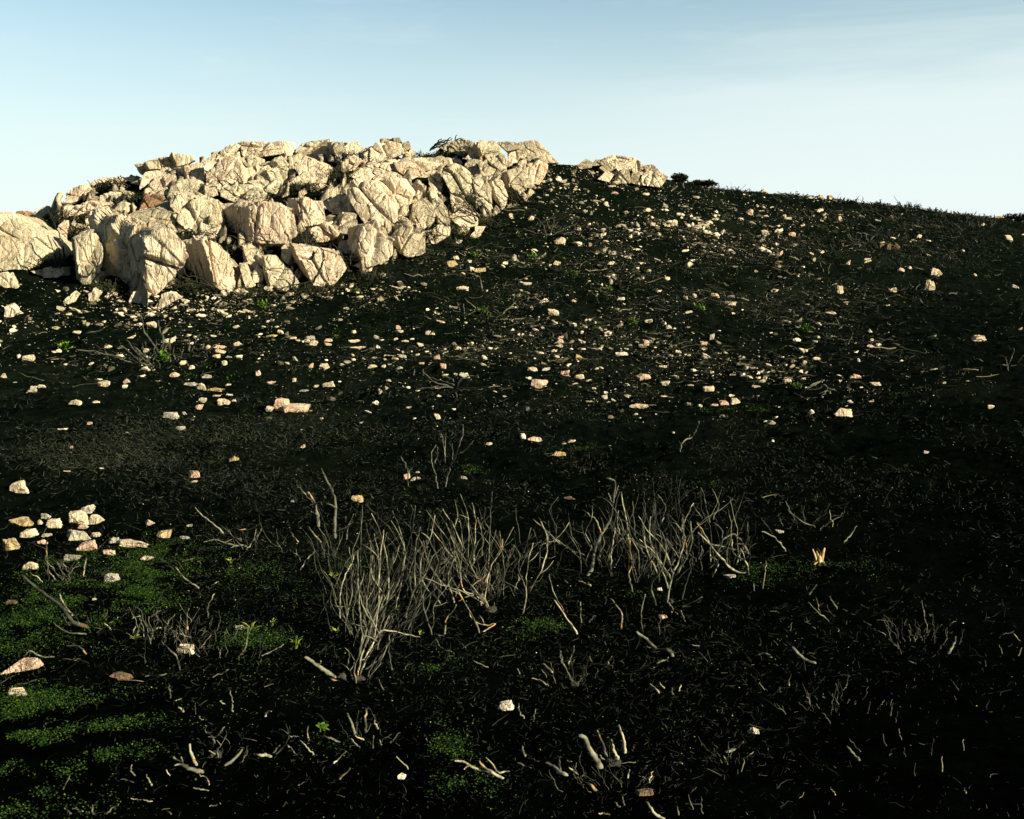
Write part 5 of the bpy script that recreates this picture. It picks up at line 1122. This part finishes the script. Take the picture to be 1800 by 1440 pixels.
# on the outcrop: black against pale rock
OC = [
 ('A', [[(320,760),(270,690),(230,640),(190,670)], [(330,740),(300,660),(240,630)], [(310,780),(260,700),(180,650)], [(280,760),(265,720),(220,745)], [(350,900),(340,800),(300,700)], [(380,900),(370,780),(330,720)], [(300,650),(280,610),(220,600)], [(330,680),(260,650),(160,640)], [(400,880),(400,760),(350,640)]], 'black bush hanging over the leftmost boulder'),
 ('A', [[(1330,1010),(1250,1000),(1150,960),(1100,920)], [(1320,1000),(1240,960),(1180,950),(1160,900)], [(1350,1020),(1230,1010),(1120,1000)], [(1250,990),(1230,920),(1210,860)], [(1200,970),(1130,970),(1070,965)], [(1220,1000),(1100,1040)], [(560,950),(540,900),(525,845)], [(570,940),(620,880),(640,820)]], 'black twigs against the foot of the tallest buttress'),
 ('A', [[(1230,700),(1290,680),(1350,690),(1420,700)], [(1240,690),(1200,670),(1150,680),(1100,720)], [(1210,710),(1200,760),(1160,780),(1110,750)], [(1250,700),(1210,660),(1120,690)], [(1220,720),(1230,780),(1200,830)], [(1230,690),(1300,700),(1370,670)]], 'dark burnt bush wedged on the ledge above the buttress'),
 ('B', [[(540,990),(590,900),(610,840),(605,790),(560,765),(500,760)], [(545,990),(600,890),(600,800)], [(610,885),(680,875),(730,860),(710,800),(660,750)], [(330,860),(370,900),(420,960)], [(320,1050),(380,1020),(480,1000),(540,980)], [(500,870),(560,810),(590,820)], [(470,850),(520,900),(550,960)], [(300,850),(270,880)], [(690,960),(695,920)], [(640,980),(620,900)]], 'sinuous black branches in front of the lowest outcrop face'),
 ('B', [[(1600,590),(1550,560),(1480,540),(1420,560)], [(1620,580),(1560,480),(1480,440),(1410,430)], [(1610,600),(1540,520),(1440,500)], [(1650,560),(1590,480),(1520,460)], [(1640,580),(1520,590),(1430,600)], [(1500,500),(1470,430),(1510,395)], [(1550,560),(1500,480),(1400,420)], [(1660,590),(1640,530),(1600,470)], [(1580,560),(1520,500),(1460,540)]], 'wiry black bush clinging to the right flank of the outcrop'),
 ('B', [[(500,740),(490,680),(470,620)], [(510,740),(520,670),(530,640)], [(490,740),(460,690),(450,660)], [(520,740),(550,690)], [(480,730),(440,720)], [(500,730),(510,640),(495,600)], [(530,730),(560,720)]], 'sooty bush in the dark cleft beside the big flat block'),
 ('B', [[(1330,120),(1380,100),(1410,80)], [(1300,140),(1350,100),(1400,95)], [(1440,95),(1450,65)], [(1320,130),(1340,95),(1360,88)], [(1280,160),(1320,120),(1390,110)], [(1290,150),(1360,130),(1420,85)], [(1450,90),(1475,85)]], 'scorched bush on the skyline above the outcrop'),
 ('B', [[(300,740),(220,730),(130,700)], [(250,740),(200,700),(180,690)], [(100,790),(60,770),(0,765)], [(280,760),(220,770),(190,760)], [(150,740),(60,710),(10,700)], [(270,720),(260,690)]], 'thin black twigs along the foot of the big flat block'),
 ('A', [[(1530,380),(1500,350),(1460,340)], [(1535,370),(1520,330),(1480,290)], [(1470,380),(1440,360),(1390,350)], [(1410,380),(1380,350),(1365,320)]], 'thin black twigs on the upper left face of the outcrop'),
 ('A', [[(700,385),(650,370),(610,400)], [(740,380),(720,350),(690,345)], [(760,380),(790,350),(830,360)], [(720,390),(760,370),(820,385)], [(690,390),(640,390),(590,410)], [(750,390),(700,370),(660,345)], [(800,385),(760,350),(750,330)]], 'low black scrub on the upper left shoulder of the outcrop'),
]
for ck, ls, lb in OC:
    r0 = trace_shrub([[(x, y) for x, y in crop(ck, l)] for l in ls], 2.9, CHAR, .35, lb, pull=1.5)

# ------------------------------------------------------------------ green: ground cover, sprouts, grass, bushes
lf = np.random.default_rng(31)
def leaves(P, size, m, name, up=0.5, narrow=0.6, tone=None, org=None):
    """many small leaf blades, each a bent pair of faces"""
    n = len(P); a = lf.uniform(0, 2 * math.pi, n); e = np.abs(lf.normal(0, up, n))
    D = np.column_stack([np.cos(a) * np.cos(e), np.sin(a) * np.cos(e), np.sin(e)])
    Sd = np.column_stack([-np.sin(a), np.cos(a), lf.normal(0, .35, n)])
    s = (size * lf.uniform(0.6, 1.3, n))[:, None]
    p0 = P; p1 = P + D * s * .5 + Sd * s * narrow * .5; p3 = P + D * s * .5 - Sd * s * narrow * .5; p2 = P + D * s - np.array([0, 0, 1]) * s * .12
    V = np.stack([p0, p1, p2, p3], 1)
    if org is not None: V = V - np.array(org)
    Fq = np.arange(n * 4).reshape(-1, 4)
    tone = lf.random(n) if tone is None else tone
    return mesh(name, V.reshape(-1, 3), Fq, m, attr=np.repeat(tone, 4), smooth=False)
def cover(zones, n):
    w = np.array([z[4] for z in zones], float); k = lf.choice(len(zones), n, p=w / w.sum()); z = np.array(zones, float)[k]
    a = lf.normal(0, .5, (n, 2)); px = z[:, 0] + a[:, 0] * z[:, 2]; py = z[:, 1] + a[:, 1] * z[:, 3] + a[:, 0] * z[:, 2] * z[:, 5]
    k = (px > -60) & (py < 1500); px, py = px[k], py[k]
    P, ok = hit(px, np.minimum(py, 1495))
    q = fbm(P[:, :2], 3.5, 3, 90) + 0.5 * fbm(P[:, :2], 14, 2, 93)
    k = ok & (lf.random(len(P)) < np.clip(0.25 + 2.4 * q, 0.0, 1))
    return P[k]
ZC = [(60, 1330, 190, 95, 10, -.15), (60, 1080, 120, 70, 4, -.2), (240, 1040, 90, 50, 4.5, -.2), (120, 985, 100, 30, .8, -.1), (290, 980, 80, 35, 2, -.1), (420, 1000, 110, 30, .6, 0), (100, 1240, 130, 40, 1.5, 0), (540, 1040, 90, 40, .35, 0),
      (440, 1130, 70, 40, 1.2, 0), (770, 1170, 50, 18, .4, 0), (790, 1320, 45, 50, .4, .2), (1310, 722, 80, 7, .5, 0), (1010, 790, 40, 5, .25, 0), (830, 828, 35, 10, .15, 0), (1470, 1000, 110, 28, .6, 0), (1240, 850, 50, 10, .1, 0), (950, 1105, 50, 25, .5, 0), (1340, 1010, 60, 25, .4, 0),
      (820, 1380, 60, 40, .3, 0), (1580, 695, 30, 6, .15, 0), (1600, 830, 70, 8, .06, 0), (590, 1290, 60, 40, .15, 0), (1290, 465, 60, 8, .2, 0), (1000, 435, 60, 30, .15, 0), (620, 1000, 60, 30, .4, 0), (1130, 1030, 80, 40, .35, 0), (150, 1130, 160, 30, .3, 0)]
P = cover(ZC, 130000)
P[:, 2] += lf.uniform(0.0, 0.035, len(P))
d_ = np.linalg.norm(P, axis=1)
tag(obj('ground_cover', leaves(P, 0.0055 + 0.0008 * d_, LEAF, 'ground_cover', .6, .8)), 'low mossy green leaves creeping over the left foreground', 'ground cover', kind='stuff')
P = cover([(700, 560, 500, 70, 2, 0), (1250, 520, 350, 110, 2, 0), (1000, 440, 220, 80, 1.2, 0), (350, 640, 350, 70, 1, 0), (1450, 380, 260, 50, 1, 0)], 16000)
tag(obj('low_regrowth', leaves(P, 0.0022 * np.linalg.norm(P, axis=1), LEAF, 'low_regrowth', .6, .6)), 'dim green regrowth between the stones of the slope', 'regrowth', kind='stuff')
# a thin green haze of new shoots
P = cover([(900, 1150, 900, 280, 2, 0), (300, 1100, 350, 240, 2, 0), (900, 800, 900, 80, .8, 0), (200, 790, 260, 60, .5, 0), (700, 560, 600, 80, 1, 0)], 8000)
tag(obj('seedlings', leaves(P + np.array([0, 0, .008]), 0.005 + 0.0007 * np.linalg.norm(P, axis=1), LIME, 'seedlings', .7, .7, tone=lf.random(len(P)) ** 2)), 'tiny green seedlings dotting the black soil', 'seedlings', kind='stuff')
def sprout(px, py, w, label, m=LIME, n=70, h=0.8, up=.7, cat='sprout', name='green_sprout', grp='fresh green sprouts', narrow=.35):
    (P,), _ = hit([px], [py + w * .3]); s = w * np.linalg.norm(P) / F
    Q = P + np.clip(lf.normal(0, .2, (n, 3)), -.4, .4) * np.array([s, s * .6, 0]) + np.column_stack([np.zeros(n), np.zeros(n), lf.uniform(0, s * h * .6, n)])
    tag(obj(name, leaves(Q, s * .34, m, name, up, narrow, org=P), None, P), label, cat, grp)
for px, py, w, lb in [(113,607,24,'yellowish green sprout standing alone at left beside the flat pale stone'), (458,535,24,'low bright green sprout just below the outcrop foot'), (850,546,20,'green sprout at the left of the stubby burnt bush'), (288,628,30,'green tuft growing out of the spreading black bush'),
     (1415,578,26,'brightest green sprout on the right slope'), (833,448,16,'green sprout in a ring of dead leaves under the outcrop flank'), (935,450,18,'small green sprout below the saddle'), (1070,508,14,'tiny green sprout beside the grey upright stone'),
     (1112,564,19,'green sprout at the centre of the slope above the white slab'), (1230,540,20,'green sprout between pale stones left of the right slope'), (1400,678,20,'green sprout inside the coiled pale twigs'), (590,592,10,'little green sprout among pinkish stones'),
     (625,512,14,'small green sprout at the lowest corner of the outcrop'), (1010,481,14,'tiny green patch above the centre of the slope'), (862,557,12,'green sprout at the right of the stubby burnt bush')]:
    sprout(px, py, w, lb)
def tuft(px, py, h, w, n, label):
    (P,), _ = hit([px], [py]); u_ = np.linalg.norm(P) / F; root = tag(obj('grass_tuft', None, None, P), label, 'grass tuft', 'yellow green grass tufts')
    L = []
    for k in range(n):
        a = lf.uniform(0, 6.28); l = h * u_ * lf.uniform(.5, 1.1); sx = math.cos(a) * w * u_ * lf.uniform(.2, 1); sy = math.sin(a) * w * u_ * .6
        t = np.linspace(0, 1, 6)[:, None]
        X = np.array([[sx * .15, sy * .15, -.01]]) + np.array([[sx, sy, 0]]) * t ** 1.8 + np.array([[0, 0, l]]) * (t - .35 * t ** 3)
        tn = float(lf.random()); V, Fc, T = tubes([(X, 1.1 * u_ * np.array([1, 1.1, 1, .8, .5, .2]), tn)], 4)
        obj('blade', mesh('blade', V * 1.0, tri_quads(Fc), BLADE, attr=T), root)
for a in [(520,1140,34,14,14,'yellow green grass tuft above the silvery branch stub'), (442,1108,22,26,16,'arching yellow grass tuft beside the shaded grey stone'), (592,1112,18,14,10,'small grass tuft left of the tall thicket'), (738,1116,14,10,8,'tiny grass tuft at the base of the bent stems'),
          (235,1122,12,14,10,'short yellowish grass tuft on the green cover at left'), (478,1100,20,10,9,'thin drooping grass blades behind the shaded grey stone'), (405,990,14,12,8,'thin grass blades by the dark green patch'), (585,1015,16,10,8,'small upright grass blades left of the centre thicket')]:
    tuft(*a)
(P,), _ = hit([563], [1287]); u_ = np.linalg.norm(P) / F
root = tag(obj('seedling', None, None, P), 'leafy green seedling with six broad pointed leaves in the foreground', 'seedling')
for k, (dx, dz, l) in enumerate([(-4, 12, 11), (6, 9, 13), (16, 10, 16), (10, -2, 13), (-7, 3, 9), (4, -6, 10)]):
    e = np.array([dx, lf.uniform(-4, 4), dz + 4]) * u_; e = e / np.linalg.norm(e) * l * 1.25 * u_; sdv_ = unit(np.cross(e, [0, 1, .25])) * l * .26 * u_
    t = np.linspace(0, 1, 7); wv = np.sin(t * math.pi) ** .8
    c_ = e[None] * t[:, None] + np.array([0, 0, -1]) * (l * .35 * u_) * (t ** 2)[:, None] + np.array([0, 0, 6 * u_])
    V = np.concatenate([c_ + sdv_ * wv[:, None], c_ + np.array([0, -.002, -.003]), c_ - sdv_ * wv[:, None]])
    q = [[i, i + 1, i + 8, i + 7] for i in range(6)] + [[i + 7, i + 8, i + 15, i + 14] for i in range(6)]
    obj('leaf', mesh('leaf', V, np.array(q), LIME, attr=np.full(21, lf.uniform(.2, .8) if k != 4 else 1.0)), root)
V, Fc, T = tubes([(np.array([[0, 0, -.01], [0, 0, 3 * u_], [1 * u_, 0, 7 * u_]]), np.array([1, .9, .6]) * u_, .5)], 6); obj('stalk', mesh('stalk', V, tri_quads(Fc), LIME, attr=T), root)
def bush(px, py, w, h, n, label, m=BUSH, name='bush'):
    (P,), _ = hit([px], [py]); u_ = np.linalg.norm(P) / F; W2, H2 = w * u_ / 2, h * u_
    root = tag(obj(name, None, None, P), label, 'bush', 'low bushes spared by the fire')
    q = lf.normal(0, 1, (n, 3)); q /= np.linalg.norm(q, axis=1)[:, None]; q *= (lf.random(n) ** .35)[:, None]
    lump = 1 + .35 * vn(q + px, 2.3, 4)
    Q = q * lump[:, None] * np.array([W2, W2 * .7, H2 * .55]) + np.array([0, 0, H2 * .42])
    n = n; obj('foliage', leaves(Q, 4.2 * u_, m, 'foliage', .6, .6), root)
    L = []
    for k in range(7):
        a = lf.uniform(-1, 1); L.append((np.array([[0, 0, -.1], [a * W2 * .4, lf.normal(0, .1), H2 * .5], [a * W2 * .9, lf.normal(0, .2), H2 * lf.uniform(.7, 1.1)]]), np.array([1.2, .9, .5]) * u_, .3))
    V, Fc, T = tubes(L, 5); obj('stem', mesh('stem', V, tri_quads(Fc), CHAR, attr=T), root)
for a in [(1195,318,28,14,1300,'round dark green bush on the skyline right of the small outcrop'), (1236,322,54,9,1800,'wider flat topped bush next to the round one on the skyline'), (1790,388,60,10,1100,'dark low bush on the skyline at the right edge'), (790,256,46,10,900,'sooty scrub on the skyline above the middle of the outcrop'),
          (195,322,50,10,700,'black low scrub on the left shoulder of the outcrop'), (155,395,40,16,700,'black scrub in the hollow behind the leftmost boulder')]:
    bush(*a)

# scorched scrub rooted in the joints and ledges of the outcrop
for px, py, w, h, lb in [(190,325,60,14,'black scrub in the hollow on top of the left shoulder'), (150,405,50,18,'sooty scrub above the square block'), (116,385,40,22,'black scrub in the deep cleft beside the leftmost boulder'), (350,412,60,14,'scrub strip above the leaning buttress'),
      (392,396,40,22,'dark scrub left of the big flat block'), (440,428,60,12,'scrub at the foot of the big flat block, left part'), (540,412,70,16,'scrub between the big flat block and the lowest face'), (530,332,80,12,'black scrub on the long ledge in the middle of the outcrop'),
      (600,312,40,24,'scrub in the diagonal gully left of the big central dome'), (622,285,40,20,'scrub high in the diagonal gully of the outcrop'), (697,390,70,12,'low scrub beneath the tall central face'), (790,398,60,12,'low scrub at the right foot of the central faces'),
      (822,352,40,20,'scrub on the right flank beneath the wiry bush'), (765,256,60,10,'flat black scrub on the skyline in the dip of the outcrop'), (615,452,40,18,'scrub right of the lowest outcrop face'), (475,472,50,14,'scrub beneath the small blocks of the front face'),
      (450,345,60,10,'thin scrub on the narrow ledge above the big flat block'), (242,352,40,16,'scrub under the perched slab'), (865,335,40,18,'scrub where the outcrop meets the slope at right'),
      (905,345,50,14,'scrub at the right foot of the uppermost outcrop faces'), (850,385,60,14,'scrub banked against the right end of the outcrop'), (770,412,50,12,'scrub below the rightmost low rocks of the outcrop'), (735,436,50,12,'scrub at the foot of the right hand buttress'), (655,480,60,12,'scrub beneath the lowest right corner of the outcrop'),
      (560,500,80,10,'scrub under the lowest outcrop face'), (440,508,60,10,'scrub at the foot of the small front blocks'), (345,498,60,14,'scrub in the hollow right of the tallest buttress'), (205,500,50,14,'scrub between the square block and the tallest buttress'), (105,470,40,20,'scrub at the foot of the cleft by the leftmost boulder')]:
    (P,), _ = hit([px], [py]); P = P + np.array([0, -.8, .0])
    r_ = tag(obj('burnt_scrub', None, None, P), lb, 'burnt scrub', 'scorched scrub on the outcrop'); u_ = np.linalg.norm(P) / F; L = []
    for k in range(int(w * 1.1)):
        a = P * 0 + np.array([lf.normal(0, w * .22) * u_, lf.normal(0, .18), 0]); g0 = float(H(P[0] + a[0], P[1] + a[1])); a[2] = g0 + .12 - P[2]
        dr = unit(lf.normal(0, 1, 3) * np.array([1, .7, .5]) + np.array([0, -.3, .7])); ll = h * u_ * lf.uniform(.4, 1.2); t = np.linspace(0, 1, 5)[:, None]
        L.append((a + dr * ll * 1.25 * t + lf.normal(0, .07 * ll, (5, 3)) * t, u_ * lf.uniform(.5, 1.1) * np.linspace(1, .5, 5), float(lf.random()) * .6))
    for k in range(14):
        a = np.array([(k - 6.5) / 14 * w * u_ * 1.3, lf.normal(0, .1), 0]); e = a + np.array([w * u_ * .16, lf.normal(0, .15), 0])
        for v_ in (a, e): v_[2] = float(H(P[0] + v_[0], P[1] + v_[1])) + .12 - P[2]
        L.append((np.array([a, (a + e) / 2 + np.array([0, 0, .03]), e]), u_ * np.array([.9, .8, .7]), .3))
    V, Fc, T = tubes(L, 3); obj('branches', mesh('branches', V, tri_quads(Fc), CHAR, attr=T), r_)
    n = w * 16; q = np.column_stack([lf.normal(0, w * .3, n) * u_, lf.normal(0, .3, n), np.zeros(n)]); q[:, 2] = H(P[0] + q[:, 0], P[1] + q[:, 1]) - P[2] + lf.uniform(0, h * u_ * .9, n) + .06
    obj('foliage', leaves(q, 3.2 * u_, BUSH, 'foliage', .6, .6), r_)

# ragged burnt brush along the right hand skyline
for k, (px, py, w, h, n, lb) in enumerate([(1300,334,50,9,26,'low burnt brush on the skyline right of the flat topped bush'), (1392,337,60,9,28,'burnt brush on the skyline above the pink rock on the right slope'), (1468,346,50,8,24,'burnt brush on the skyline just right of the skyline rocks'),
      (1545,357,50,11,30,'twiggy brush where the right skyline starts to drop'), (1590,362,40,14,28,'tallest twiggy brush on the right skyline'), (1638,369,50,10,30,'spiky brush halfway down the right skyline'), (1690,378,46,9,24,'low brush on the skyline left of the pale skyline rock'), (1735,386,40,10,24,'sparse brush beside the dark bush at the right edge'),
      (1255,330,30,12,10,'thin bare twigs standing just right of the skyline bushes')]):
    o = fill(None, px, py + 3, w, h * .8, n, 0, 2.2, CHAR, .3, parts=False)
    tag(o, lb, 'burnt brush', 'burnt brush along the right skyline')
    (P,), _ = hit([px], [py]); u_ = np.linalg.norm(P) / F; q = np.column_stack([lf.normal(0, w * .4, 500) * u_, lf.normal(0, .4, 500), np.zeros(500)])
    q[:, 2] = H(P[0] + q[:, 0], P[1] + q[:, 1]) - P[2] + lf.random(500) ** 1.6 * h * .2 * u_
    me = leaves(q, 1.9 * u_, BUSH, 'foliage', .9, .4); obj('foliage', me, o, np.array(P) - np.array(o.location))
